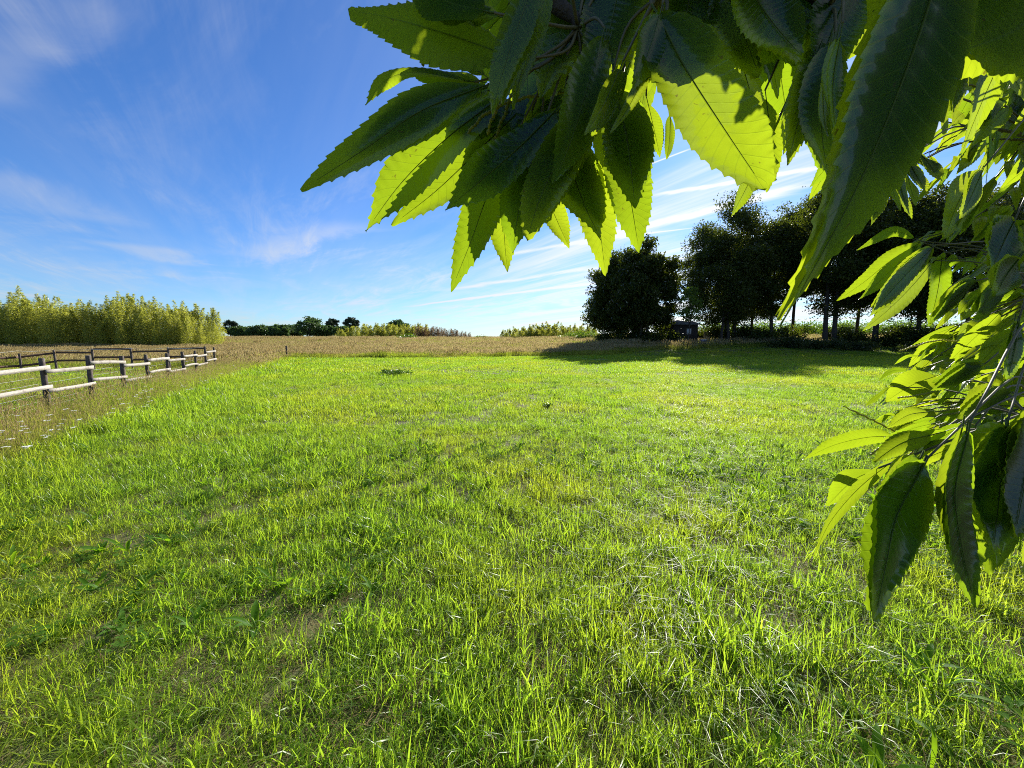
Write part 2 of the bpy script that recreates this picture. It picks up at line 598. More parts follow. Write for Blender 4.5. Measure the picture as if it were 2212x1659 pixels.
def left_border(y):                    # where the mown field ends on the fence side
    return np.interp(y, [-5, 0, 5, 11.4, 20, 32, 60], [-3.0, -4.4, -6.6, -9.6, -13.4, -18.6, -30])


def far_border(x):                     # where it ends at the far side
    return np.interp(x, [-40, -18.6, 4, 22, 60, 100], [29, 32, 36.5, 43.5, 47, 50]) + .35 * np.sin(x * 1.3) + .4 * np.sin(x * .47 + 1) + .2 * np.sin(x * 3.1)


def fence_x(y):                        # the near run of the paddock fence
    return -10.0 - 6.05 * (y - 8.2) / 12.6


gx = np.concatenate([np.linspace(-400, -60, 18), np.linspace(-56, 60, 117), np.linspace(64, 400, 18)])
gy = np.concatenate([np.linspace(-40, -4, 10), np.linspace(-3, 60, 90), np.linspace(61, 120, 40), np.linspace(130, 900, 16)])
X, Y = np.meshgrid(gx, gy, indexing='ij')
V = np.stack([X, Y, height(X, Y)], -1).reshape(-1, 3)
i, j = np.meshgrid(np.arange(len(gx) - 1), np.arange(len(gy) - 1), indexing='ij')
k = len(gy)
Q = np.stack([i * k + j, (i + 1) * k + j, (i + 1) * k + j + 1, i * k + j + 1], -1).reshape(-1, 4)
obj('ground', mesh('ground', V, Q, [M['soil']], smooth=True), kind='structure')


# ------------------------------------------------------------------ grass
def blades(rng, k, R, h, w, lean=0.35, curl=0.6, rows=4):
    """k curved grass blades standing in a disc of radius R; returns V, Q, uv"""
    r, a = R * np.sqrt(rng.uniform(0, 1, k)), rng.uniform(0, 2 * math.pi, k)
    base = np.stack([r * np.cos(a), r * np.sin(a), np.full(k, -.01)], -1)
    hh = rng.uniform(h[0], h[1], k)
    ww = rng.uniform(w[0], w[1], k)
    la = rng.uniform(0, 2 * math.pi, k)
    ld = np.stack([np.cos(la), np.sin(la), np.zeros(k)], -1)
    sa_ = la + math.pi / 2 + rng.normal(0, .7, k)
    sd = np.stack([np.cos(sa_), np.sin(sa_), np.zeros(k)], -1)
    le = np.abs(rng.normal(0, lean, k))
    cu = np.abs(rng.normal(0, curl, k))
    tt = np.linspace(0, 1, rows)
    V = np.zeros((k, rows, 2, 3))
    for q, t in enumerate(tt):
        off = (le * t + cu * t * t)
        z = hh * t * (1 - .42 * np.minimum(off, 1.6) * t)
        c = base + ld * (hh * off * .8)[:, None] + np.array([0, 0, 1.0]) * z[:, None]
        wd = ww * (1 - t ** 1.7) * (0.55 + .9 * min(t * 3, .5)) + .0004
        V[:, q, 0] = c - sd * wd[:, None] * .5
        V[:, q, 1] = c + sd * wd[:, None] * .5
    idx = np.arange(k * rows * 2).reshape(k, rows, 2)
    Qs = np.stack([idx[:, :-1, 0], idx[:, :-1, 1], idx[:, 1:, 1], idx[:, 1:, 0]], -1).reshape(-1, 4)
    u = rng.uniform(0, 1, k)
    uv = np.stack([np.repeat(u, rows * 2), np.tile(np.repeat(tt, 2), k)], -1)
    return V.reshape(-1, 3), Qs, uv


def heads(g, rng, k, R, h, w, stem_w, mi_stem, mi_head, hl=(.05, .11)):
    """tall flowering stems, each with a loose seed head"""
    for _ in range(k):
        r, a = R * math.sqrt(rng.uniform()), rng.uniform(0, 6.283)
        b = np.array([r * math.cos(a), r * math.sin(a), 0])
        la, H = rng.uniform(0, 6.283), rng.uniform(*h)
        le = abs(rng.normal(0, .16)) * H
        d = np.array([math.cos(la), math.sin(la), 0])
        tip = b + d * le + np.array([0, 0, H])
        mid_ = b + d * le * .35 + np.array([0, 0, H * .55])
        sa_ = rng.uniform(0, 6.283)
        s = np.array([math.cos(sa_), math.sin(sa_), 0]) * stem_w * .5
        V = [b - s, b + s, mid_ + s, mid_ - s, tip + s * .6, tip - s * .6]
        g.add(V, [(0, 1, 2, 3), (3, 2, 4, 5)], None, np.tile([rng.uniform(), .5], (6, 1)), mi_stem)
        L = rng.uniform(*hl)
        up = unit(d * le * 1.6 + np.array([0, 0, H]))
        for q in range(2):
            s2a = sa_ + q * 1.57
            s2 = np.array([math.cos(s2a), math.sin(s2a), 0]) * rng.uniform(*w)
            V = [tip - up * L * .35, tip + s2 + up * L * .1, tip + up * L * .75, tip - s2 + up * L * .2]
            g.add(V, [(0, 1, 2, 3)], None, np.tile([rng.uniform(), .5], (4, 1)), mi_head)


def clump(name, parts, mats, seed, extra=None):
    rng = np.random.default_rng(seed)
    g = Geo()
    for (k, R, h, w, le, cu, mi) in parts:
        V, Q, uv = blades(rng, k, R, h, w, le, cu)
        g.add(V, Q, None, uv, mi)
    if extra:
        extra(g, rng)
    return bpy.data.objects.new(name, g.mesh(name, mats))


def scatter(name, kinds, P, kind_idx, rz, tilt, scale, label=None):
    """one object that grows the given clumps at points P (geometry nodes)"""
    col = bpy.data.collections.new(name + ' clumps')
    for k_, o in enumerate(kinds):
        o.name = 'clump_%02d_%s' % (k_, name)
        col.objects.link(o)
    me = bpy.data.meshes.new(name)
    me.vertices.add(len(P))
    me.vertices.foreach_set('co', np.asarray(P, dtype=np.float32).ravel())
    rot = np.stack([tilt[:, 0], tilt[:, 1], rz], -1).astype(np.float32)
    me.attributes.new('rot', 'FLOAT_VECTOR', 'POINT').data.foreach_set('vector', rot.ravel())
    me.attributes.new('sc', 'FLOAT_VECTOR', 'POINT').data.foreach_set('vector', np.asarray(scale, dtype=np.float32).ravel())
    me.attributes.new('pick', 'INT', 'POINT').data.foreach_set('value', np.asarray(kind_idx, dtype=np.int32))
    o = obj(name, me, kind='stuff', label=label)
    ng = bpy.data.node_groups.new(name, 'GeometryNodeTree')
    ng.interface.new_socket('Geometry', in_out='INPUT', socket_type='NodeSocketGeometry')
    ng.interface.new_socket('Geometry', in_out='OUTPUT', socket_type='NodeSocketGeometry')
    nn = ng.nodes
    gi, go = nn.new('NodeGroupInput'), nn.new('NodeGroupOutput')
    ci = nn.new('GeometryNodeCollectionInfo')
    ci.inputs['Collection'].default_value = col
    ci.inputs['Separate Children'].default_value = True
    ci.inputs['Reset Children'].default_value = True
    ip = nn.new('GeometryNodeInstanceOnPoints')
    ip.inputs['Pick Instance'].default_value = True

    def attr(nm, typ):
        a = nn.new('GeometryNodeInputNamedAttribute')
        a.data_type = typ
        a.inputs['Name'].default_value = nm
        return a.outputs['Attribute']
    e = nn.new('FunctionNodeEulerToRotation')
    L = ng.links.new
    L(attr('rot', 'FLOAT_VECTOR'), e.inputs[0])
    L(gi.outputs[0], ip.inputs['Points'])
    L(ci.outputs[0], ip.inputs['Instance'])
    L(attr('pick', 'INT'), ip.inputs['Instance Index'])
    L(e.outputs[0], ip.inputs['Rotation'])
    L(attr('sc', 'FLOAT_VECTOR'), ip.inputs['Scale'])
    L(ip.outputs[0], go.inputs[0])
    md = o.modifiers.new('scatter', 'NODES')
    md.node_group = ng
    return o


def pts(rng, y0, y1, dens, x_lo=None, x_hi=None, margin=2.5):
    """random points over the view's width between two distances"""
    lo = (lambda y: -(1.36 * y + margin)) if x_lo is None else x_lo
    hi = (lambda y: (1.36 * y + margin)) if x_hi is None else x_hi
    ymid = np.linspace(y0, y1, 60)
    wid = np.maximum(hi(ymid) - lo(ymid), 0)
    n_ = int(wid.mean() * (y1 - y0) * dens)
    y = rng.choice(ymid, n_, p=wid / wid.sum()) + rng.uniform(-.5, .5, n_) * (y1 - y0) / 59
    l_, h_ = lo(y), hi(y)
    x = l_ + rng.uniform(0, 1, n_) * (h_ - l_)
    return x, y


def vnoise(x, y, s, seed):
    """cheap smooth value noise, 0..1"""
    r = np.random.default_rng(seed)
    tab = r.uniform(0, 1, (64, 64))
    u, v = x * s + 1000.0, y * s + 1000.0
    iu, iv = np.floor(u).astype(int), np.floor(v).astype(int)
    fu, fv = smooth01(u - iu), smooth01(v - iv)
    g = lambda a, b: tab[a % 64, b % 64]
    return (g(iu, iv) * (1 - fu) + g(iu + 1, iv) * fu) * (1 - fv) + (g(iu, iv + 1) * (1 - fu) + g(iu + 1, iv + 1) * fu) * fv


LAWN = [M['lawn'], M['thatch']]
near_kinds = [
    clump('a', [(64, .13, (.04, .12), (.0030, .0058), .32, .6, 0), (16, .13, (.03, .07), (.002, .004), .8, .9, 1)], LAWN, 1),
    clump('b', [(52, .12, (.05, .16), (.0028, .0054), .28, .6, 0), (14, .12, (.03, .08), (.002, .004), .9, .9, 1)], LAWN, 2),
    clump('c', [(26, .08, (.10, .24), (.0030, .0060), .35, 1.0, 0), (8, .10, (.04, .1), (.002, .004), .8, .9, 1)], LAWN, 3),
    clump('d', [(76, .14, (.03, .085), (.0028, .0056), .5, .6, 0), (24, .13, (.02, .06), (.002, .004), 1.0, .9, 1)], LAWN, 4),
    clump('e', [(14, .07, (.12, .23), (.0036, .0072), .40, 1.1, 0), (22, .1, (.05, .11), (.003, .005), .4, .7, 0)], LAWN, 5),
    clump('f', [(20, .08, (.08, .19), (.0055, .0105), .32, .55, 0), (20, .1, (.04, .10), (.003, .005), .4, .7, 0)], LAWN, 6),
]
mid_kinds = [
    clump('a', [(54, .22, (.06, .14), (.006, .010), .35, .7, 0), (10, .2, (.03, .07), (.004, .007), .8, .9, 1)], LAWN, 11),
    clump('b', [(46, .20, (.08, .18), (.006, .010), .35, .8, 0), (8, .2, (.03, .08), (.004, .007), .8, .9, 1)], LAWN, 12),
    clump('c', [(40, .18, (.05, .10), (.007, .012), .45, .6, 0), (12, .2, (.03, .07), (.004, .007), .8, .9, 1)], LAWN, 13),
    clump('d', [(24, .14, (.12, .24), (.006, .011), .45, 1.1, 0), (30, .2, (.05, .11), (.006, .010), .4, .7, 0)], LAWN, 14),
]
far_kinds = [
    clump('a', [(64, .45, (.07, .15), (.014, .026), .35, .7, 0), (8, .4, (.03, .07), (.01, .016), .8, .9, 1)], LAWN, 21),
    clump('b', [(56, .42, (.09, .20), (.013, .024), .35, .8, 0), (6, .4, (.03, .08), (.01, .016), .8, .9, 1)], LAWN, 22),
    clump('c', [(60, .45, (.05, .11), (.015, .028), .45, .6, 0), (10, .4, (.03, .07), (.01, .016), .8, .9, 1)], LAWN, 23),
]
LAWN_ALL = near_kinds + mid_kinds + far_kinds
rng = np.random.default_rng(100)
acc = []
for (y0, y1, dens, k0, kn, pk) in ((-.4, 3.2, 150, 0, 6, (.25, .22, .09, .26, .05, .13)),
                                   (3.2, 7.0, 105, 0, 6, (.25, .22, .10, .25, .05, .13)),
                                   (6.6, 17.0, 42, 6, 4, (.34, .28, .26, .12)),
                                   (16.0, 50.0, 9.5, 10, 3, (.4, .25, .35))):
    x, y = pts(rng, y0, y1, dens, margin=2.2)
    bx, by = left_border(y), far_border(x)
    inside = (x > bx + rng.normal(0, .18, len(x))) & (y < by + rng.normal(0, .25, len(x)))
    pad = (x < fence_x(y)) & (y < 21) & (y > 2)
    keep = inside | (pad & (rng.uniform(0, 1, len(x)) < .35))
    x, y = x[keep], y[keep]
    lush = vnoise(x, y, .55, 5) * .6 + vnoise(x, y, 1.6, 6) * .4
    bare = vnoise(x, y, 1.5, 8) * .5 + vnoise(x, y, 4.2, 9) * .5 + .10 * smooth01((x - .25 * y - .4) / 2.0) * (y < 5) - .07 * (x < .3) * (y < 5)
    keep = rng.uniform(0, 1, len(x)) > smooth01((bare - .60) / .16) * .42
    x, y, lush = x[keep], y[keep], lush[keep]
    # longer, denser growth towards the unmown edge
    edge = 1 + .9 * np.exp(-np.maximum(x - left_border(y), 0) / 1.3) + .12 * smooth01((-x - 1) / 3)
    sc = (.50 + .75 * lush) * edge * rng.uniform(.6, 1.4, len(x))
    sc = np.where(x < fence_x(y), sc * .7, sc)
    kind = rng.choice(kn, len(x), p=pk) + k0
    acc.append((x, y, kind, sc))
x, y, kind, sc = (np.concatenate(a) for a in zip(*acc))
P = np.stack([x, y, height(x, y)], -1)
scatter('lawn_grass', LAWN_ALL, P, kind, rng.uniform(0, 6.283, len(x)), rng.normal(0, .06, (len(x), 2)),
        np.stack([.55 + .45 * sc, .55 + .45 * sc, sc], -1), 'short bright green grass of the mown field')

# --- unmown meadow
MEAD = [M['meadow'], M['seed'], M['thatch']]


def head_fn(k, R, h, w, sw, hl):
    return lambda g, r: heads(g, r, k, R, h, w, sw, 0, 1, hl)


mead_near = [
    clump('a', [(44, .2, (.15, .42), (.004, .007), .3, .7, 0), (10, .2, (.1, .3), (.003, .006), .5, .8, 2)], MEAD, 31, head_fn(9, .2, (.30, .55), (.004, .009), .003, (.05, .10))),
    clump('b', [(38, .2, (.15, .36), (.004, .007), .35, .8, 0), (10, .2, (.1, .3), (.003, .006), .5, .8, 2)], MEAD, 32, head_fn(14, .2, (.32, .62), (.004, .008), .003, (.05, .11))),
    clump('c', [(56, .2, (.12, .32), (.005, .008), .35, .9, 0), (8, .2, (.1, .2), (.003, .006), .5, .8, 2)], MEAD, 33, head_fn(8, .2, (.30, .50), (.004, .008), .003, (.05, .10))),
]
mead_far = [
    clump('a', [(40, .5, (.2, .45), (.014, .028), .25, .6, 0)], MEAD, 41, head_fn(26, .5, (.42, .66), (.016, .032), .010, (.10, .20))),
    clump('b', [(44, .5, (.2, .42), (.014, .028), .25, .6, 0)], MEAD, 42, head_fn(38, .5, (.45, .74), (.014, .032), .010, (.10, .22))),
    clump('c', [(60, .5, (.2, .50), (.016, .030), .25, .6, 0)], MEAD, 43, head_fn(10, .5, (.42, .66), (.016, .030), .010, (.10, .20))),
]
rng = np.random.default_rng(101)
acc = []
for (y0, y1, dens, k0) in ((1.5, 10, 30, 0), (10, 24, 24, 0), (22, 45, 6.0, 3), (45, 92, 3.4, 3)):
    x, y = pts(rng, y0, y1, dens, margin=3.0)
    bx, by = left_border(y), far_border(x)
    out_left = (x < bx + rng.normal(0, .12, len(x)))
    out_far = y > by + rng.normal(0, .12, len(x))
    keep = out_left | out_far
    x, y = x[keep], y[keep]
    dry = vnoise(x, y, .22, 15) * .6 + vnoise(x, y, .7, 16) * .4
    d = np.where(y < far_border(x), left_border(y) - x, 9.0)
    pad = (x < fence_x(y) - .1) & (y < 21.2)
    sc = (.62 + .5 * vnoise(x, y, .35, 17)) * (.55 + .45 * smooth01(d / 1.2)) * rng.uniform(.8, 1.2, len(x))
    sc = np.where((y < 24) & (d < 9), sc * 1.0, sc)
    sc = np.where(pad, sc * .42, sc)
    green = pad | (rng.uniform(0, 1, len(x)) > smooth01((dry - .40) / .34) * np.where(y < 26, .55, .72) * np.where((x > 14) & (y > 36), .25, 1.0)) | ((y < far_border(x) + 1.6) & (y > far_border(x)) & (rng.uniform(0, 1, len(x)) < .75)) \
        | ((d < 1.0) & (rng.uniform(0, 1, len(x)) < .6))
    kind = np.where(green, 2, rng.integers(0, 2, len(x))) + k0
    acc.append((x, y, kind, sc))
x, y, kind, sc = (np.concatenate(a) for a in zip(*acc))
P = np.stack([x, y, height(x, y)], -1)
scatter('meadow_grass', mead_near + mead_far, P, kind, rng.uniform(0, 6.283, len(x)), rng.normal(0, .06, (len(x), 2)),
        np.stack([.6 + .4 * sc, .6 + .4 * sc, sc], -1), 'tall unmown meadow grass with reddish seed heads')


# --- low broad-leaved weeds among the grass
def rosette(g, rng, k, L, wd, rise):
    for q in range(k):
        a = q / k * 6.283 + rng.normal(0, .3)
        d = np.array([math.cos(a), math.sin(a), 0])
        s = np.array([-math.sin(a), math.cos(a), 0])
        l_, w_, e = rng.uniform(*L), rng.uniform(*wd), rng.uniform(*rise)
        u = rng.uniform()
        V, rows = [], 6
        for t in np.linspace(0, 1, rows):
            c = d * l_ * t * (1 - .15 * e) + np.array([0, 0, l_ * (e * t - .55 * e * t * t) + .008])
            ww = w_ * math.sin(math.pi * min(1, .06 + .94 * t) ** .85) * .5 + .001
            tw = np.array([0, 0, ww * .35])
            V += [c - s * ww + tw, c, c + s * ww + tw]
        Q = []
        for r_ in range(rows - 1):
            for c_ in range(2):
                b_ = r_ * 3 + c_
                Q.append((b_, b_ + 1, b_ + 4, b_ + 3))
        g.add(V, Q, None, np.tile([u, .5], (len(V), 1)), 0)


def clover(g, rng, k):
    for q in range(k):
        a, r = rng.uniform(0, 6.283), .07 * math.sqrt(rng.uniform())
        b = np.array([r * math.cos(a), r * math.sin(a), 0])
        h = rng.uniform(.04, .10)
        top = b + np.array([rng.normal(0, .015), rng.normal(0, .015), h])
        g.tube([b, top], [.0009, .0007], 3, 0, .3, False)
        u = rng.uniform()
        for l_ in range(3):
            la = l_ * 2.094 + a
            d = np.array([math.cos(la), math.sin(la), rng.uniform(-.1, .25)]) * rng.uniform(.009, .015)
            s = np.array([-math.sin(la), math.cos(la), 0]) * rng.uniform(.006, .010)
            g.add([top, top + d * .6 + s, top + d * 1.15 + s * .5, top + d * 1.15 - s * .5, top + d * .6 - s], [(0, 1, 2, 3)], [(0, 3, 4)], np.tile([u, .5], (5, 1)), 0)


weeds = [clump('a', [], [M['weed']], 51, lambda g, r: rosette(g, r, 6, (.09, .17), (.022, .036), (.5, 1.3))),
         clump('b', [], [M['weed']], 52, lambda g, r: rosette(g, r, 5, (.05, .10), (.018, .030), (.4, 1.2))),
         clump('c', [], [M['weed']], 53, lambda g, r: clover(g, r, 20)),
         clump('d', [], [M['weed']], 54, lambda g, r: rosette(g, r, 4, (.12, .22), (.016, .026), (1.0, 1.7)))]
rng = np.random.default_rng(102)
x1, y1 = pts(rng, -.2, 5.5, 24, margin=2)
x3 = rng.uniform(1.2, 5.5, 260)
y3 = rng.uniform(.8, 4.5, 260)
x1, y1 = np.concatenate([x1, x3]), np.concatenate([y1, y3])
x2, y2 = pts(rng, 5.5, 16, 4, margin=2)
x, y = np.concatenate([x1, x2]), np.concatenate([y1, y2])
keep = (x > left_border(y) - .3) & (vnoise(x, y, .8, 19) > .33)
x, y = x[keep], y[keep]
sc = rng.uniform(.6, 1.25, len(x))
scatter('weeds', weeds, np.stack([x, y, height(x, y)], -1), rng.choice(4, len(x), p=(.17, .2, .48, .15)), rng.uniform(0, 6.283, len(x)),
        rng.normal(0, .12, (len(x), 2)), np.stack([sc, sc, sc], -1), 'clover and plantain leaves among the short grass')

# fallen leaves, straw and crumbs of soil litter
g = Geo()
V, Q, uv = blades(np.random.default_rng(61), 34, .17, (.03, .10), (.002, .0045), 1.2, .6)
V[:, 2] = np.clip(V[:, 2] * .25, 0, .05) + .006
g.add(V, Q, None, uv, 0)
lit1 = bpy.data.objects.new('a', g.mesh('litter', [M['thatch']]))
rng = np.random.default_rng(103)
x, y = pts(rng, .2, 7, 42, margin=2)
keep = (x > left_border(y) + .2)
x, y = x[keep], y[keep]
sc = rng.uniform(.7, 1.3, len(x))
scatter('dry_grass_litter', [lit1], np.stack([x, y, height(x, y)], -1), np.zeros(len(x)), rng.uniform(0, 6.283, len(x)), rng.normal(0, .1, (len(x), 2)),
        np.stack([sc, sc, sc], -1), 'straw and dry mown grass lying on the soil')


# ------------------------------------------------------------------ chestnut tree in front of the camera
def catmull(ptsl, k):
    p = np.asarray(ptsl, dtype=float)
    if len(p) == 2:
        return p[0] + (p[1] - p[0]) * np.linspace(0, 1, k)[:, None]
    q = np.vstack([2 * p[0] - p[1], p, 2 * p[-1] - p[-2]])
    out_ = []
    for t in np.linspace(0, len(p) - 1, k):
        s = min(int(t), len(p) - 2)
        u = t - s
        a, b, c, d = q[s], q[s + 1], q[s + 2], q[s + 3]
        out_.append(.5 * (2 * b + (c - a) * u + (2 * a - 5 * b + 4 * c - d) * u * u + (3 * b - 3 * c + d - a) * u ** 3))
    return np.array(out_)


def leaf_mesh(midrib, width, side_hint, roll, fold, rng, teeth=17, blunt=0.0, petiole=0.012):
    """one chestnut leaf: long blade, saw teeth, ribs raised along the side veins"""
    rows = teeth * 4 + 1
    amp = np.repeat(rng.uniform(.4, 1.25, teeth + 1), 4)[:rows]
    c = catmull(midrib, rows)
    tan = unit(np.gradient(c, axis=0))
    s = unit(np.cross(np.cross(tan, side_hint), tan))
    nrm = unit(np.cross(s, tan))
    tt = np.linspace(0, 1, rows)
    rl = roll + np.linspace(-.18, .18, rows) * rng.normal(0, 1)
    s2 = s * np.cos(rl)[:, None] + nrm * np.sin(rl)[:, None]
    n2 = unit(np.cross(s2, tan))
    prof = (np.sin(math.pi * tt ** (.82 + .14 * blunt)) ** (.74 - .22 * blunt)) * (1 - .2 * tt)
    prof = prof * (1 - (.5 - .4 * max(0.0, blunt)) * smooth01((tt - .70) / .30))      # drawn-out tip
    prof /= prof.max()
    hw = width * .5 * prof / max(.35, math.cos(roll))
    L = np.linalg.norm(np.diff(c, axis=0), axis=1).sum()
    cols = np.array([-1, -.82, -.5, -.22, 0, .22, .5, .82, 1])
    V = np.zeros((rows, 9, 3))
    uv = np.zeros((rows, 9, 2))
    phase = rng.uniform(0, 6.28)
    kt = float(rng.integers(0, 20))
    for q, u in enumerate(cols):
        au_ = abs(u)
        ed = hw * u
        fwd = np.zeros(rows)
        if au_ == 1:
            m4 = np.arange(rows) % 4
            ex = np.where(m4 == 2, .034, np.where(m4 == 1, .008, 0.0)) * width * amp
            ed = np.sign(u) * (hw * np.where(m4 == 3, .975, 1.0) + ex * (hw > width * .06))
            fwd = np.where(m4 == 2, .013 * L, 0.0) * amp * (hw > width * .05)
        # lift: V fold, sagging margin, corrugation along the side veins
        z = np.abs(ed) * math.sin(fold) - hw * .22 * au_ ** 3
        z = z + .007 * width * au_ * (1.2 - au_) * 4 * np.cos(2 * math.pi * (tt * teeth - au_ * 1.7))
        z = z + .05 * width * au_ ** 2 * np.sin(tt * 9 + phase + (2.2 if u > 0 else 0))
        V[:, q] = c + s2 * (ed * math.cos(fold))[:, None] + n2 * z[:, None] + tan * fwd[:, None]
        uv[:, q, 0] = .5 + .5 * u
        uv[:, q, 1] = kt + .01 + .98 * tt
    i, j = np.meshgrid(np.arange(rows - 1), np.arange(8), indexing='ij')
    Q = np.stack([i * 9 + j, i * 9 + j + 1, (i + 1) * 9 + j + 1, (i + 1) * 9 + j], -1).reshape(-1, 4)
    g = Geo()
    g.add(V.reshape(-1, 3), Q, None, uv.reshape(-1, 2), 0)
    # midrib and leaf stalk
    rib = c[: int(rows * .93)] - n2[: int(rows * .93)] * width * .012
    st = c[0] - tan[0] * petiole
    rad = np.linspace(.0009, .0002, len(rib)) * max(.5, min(1.1, width / .06))
    g.tube(np.vstack([st, rib[::3]]), np.concatenate([[rad[0] * 1.15], rad[::3]]), 5, 1, .5, False)
    return g


TREE = np.array([3.9, 1.7, 0.0])
tree = obj('chestnut_tree', None, loc=TREE, label='sweet chestnut tree hanging large saw-toothed leaves close over the field', cat='tree')
# trunk stands to the right, outside the frame; its limbs reach over the camera
g = Geo()
tp = np.array([[0, 0, -.15], [.02, .03, .5], [.0, .0, 1.3], [-.05, .05, 2.3], [-.05, .1, 3.4], [.1, .1, 4.6], [.15, .0, 6.0]])
g.tube(tp, [.30, .22, .19, .17, .14, .10, .05], 12)
obj('trunk', g.mesh('trunk', [M['bark']], True), tree)


def branch(name, hub, pathpts, r0, r1, twigs):
    """a limb from the trunk to a hub, with thin twigs running on from it"""
    g_ = Geo()
    p = catmull(pathpts, 24)
    g_.tube(p, np.linspace(r0, r1, 24), 8, 0)
    for tw in twigs:
        q = catmull(tw, 10)
        g_.tube(q, np.linspace(.0024, .0012, 10), 5, 1)
    return obj(name, g_.mesh(name, [M['bark'], M['twig']], True, TREE), tree)


# each leaf: midrib as picture points, visible width, distance at stalk and tip, roll, fold, bluntness, spray
TOP = [
    ([(1105, 122), (960, 72), (840, 38), (752, 22)], 150, .43, .41, .25, .10, 1.0, 0),      # big pale leaf at the top left
    ([(1045, 22), (960, 0), (880, -60)], 110, .40, .42, .1, .1, .4, 0),
    ([(1160, -60), (1118, 60), (1088, 150), (1062, 245)], 76, .36, .34, .2, .12, .2, 0),
    ([(1042, 188), (910, 240), (785, 325), (650, 412)], 112, .42, .38, .1, .12, .2, 0),     # long leaf pointing left
    ([(1005, 174), (900, 156), (835, 172), (790, 228)], 62, .47, .47, .5, .2, .3, 0),
    ([(1046, 162), (1015, 142), (980, 124)], 26, .48, .50, .1, .1, .2, 0),
    ([(1075, 215), (965, 300), (868, 395), (790, 500)], 116, .55, .52, .0, .08, .2, 0),     # bright leaf
    ([(1130, 232), (1030, 330), (940, 415), (846, 488)], 104, .57, .55, .1, .1, .2, 0),
    ([(1200, 240), (1120, 320), (1040, 390), (962, 455)], 118, .46, .43, .1, .12, .2, 0),
    ([(1085, 350), (1050, 430), (1018, 520), (974, 630)], 84, .52, .49, .15, .12, .3, 0),
    ([(1105, 360), (1088, 440), (1090, 520), (1096, 588)], 66, .55, .54, -.1, .12, .2, 0),
    ([(1165, 300), (1135, 400), (1118, 470), (1108, 548)], 92, .47, .45, .1, .1, .3, 0),
    ([(1262, 240), (1215, 330), (1170, 420), (1138, 518)], 98, .44, .41, .0, .12, .9, 0),
    ([(1170, 400), (1200, 470), (1230, 536)], 52, .53, .51, .1, .1, .2, 0),
    ([(1225, 300), (1240, 380), (1265, 450), (1298, 518)], 104, .49, .46, .1, .1, .3, 0),
    ([(1262, 330), (1280, 420), (1296, 500), (1308, 596)], 80, .52, .50, .25, .18, .3, 0),
    ([(1330, 280), (1350, 370), (1365, 450), (1381, 545)], 100, .52, .49, .0, .08, .3, 1),
    ([(1325, 190), (1350, 280), (1362, 360), (1372, 452)], 112, .45, .43, .0, .1, .3, 1),
    ([(1300, 80), (1268, 190), (1235, 300), (1195, 395)], 90, .42, .40, .3, .15, .3, 0),
    ([(1338, 150), (1312, 210), (1290, 250), (1262, 292)], 30, .38, .36, .9, .2, .2, 1),
    ([(1425, 30), (1408, 90), (1390, 140), (1367, 195)], 60, .37, .36, .3, .1, .2, 1),
    ([(1398, 155), (1375, 200), (1350, 245), (1318, 288)], 32, .38, .37, .7, .2, .2, 1),
    ([(1418, 30), (1480, 150), (1560, 275), (1652, 412)], 196, .38, .35, .0, .08, 1.0, 1),  # broad leaf, lower half sunlit
    ([(1628, 372), (1610, 410), (1578, 470)], 34, .47, .46, .3, .1, .2, 2),
    ([(1655, 215), (1662, 280), (1664, 350), (1657, 415)], 56, .47, .46, .1, .1, .3, 2),
    ([(1604, 140), (1618, 190), (1650, 268)], 66, .58, .56, .2, .15, .4, 2),
    ([(1448, 250), (1446, 300), (1440, 345)], 28, .52, .51, .5, .2, .2, 1),
    ([(1400, 225), (1414, 285), (1426, 340)], 36, .50, .49, .2, .1, .2, 1),
    ([(1775, 90), (1748, 180), (1722, 270), (1700, 358)], 76, .44, .42, .1, .1, .2, 2),
    ([(1745, 160), (1732, 230), (1718, 310)], 46, .47, .46, .2, .1, .2, 2),
    ([(1800, 90), (1778, 190), (1775, 290), (1790, 390)], 88, .42, .40, .2, .1, .3, 2),
    ([(1815, 80), (1800, 170), (1800, 240), (1810, 306)], 56, .35, .36, .5, .1, .5, 2),
    ([(2060, -170), (1968, 120), (1852, 400), (1686, 706)], 205, .225, .27, .0, .06, -.9, 2), # very near blurred leaf
    ([(2310, -40), (2200, 60), (2076, 112)], 220, .30, .30, .0, .1, .3, 3),
    ([(1255, -70), (1215, 60), (1165, 215)], 130, .48, .46, .1, .1, .3, 0),
    ([(1345, -70), (1320, 50), (1285, 185)], 130, .46, .45, .1, .1, .3, 0),
    ([(1500, -70), (1480, 40), (1450, 150)], 130, .50, .50, .1, .1, .3, 1),
    ([(1600, -60), (1660, 40), (1738, 132)], 150, .42, .42, .1, .1, .3, 2),
    ([(1560, -40), (1600, 60), (1640, 165)], 130, .50, .50, .1, .1, .3, 2),
    ([(1760, -60), (1700, 40), (1650, 140)], 130, .46, .46, .1, .1, .3, 2),
    ([(1850, -60), (1800, 60), (1755, 190)], 120, .44, .44, .1, .1, .3, 2),
    ([(1400, -60), (1395, 60), (1400, 200)], 120, .55, .55, .1, .1, .3, 1),
    ([(1480, 20), (1530, 110), (1590, 200)], 120, .56, .55, .1, .1, .3, 1),
]
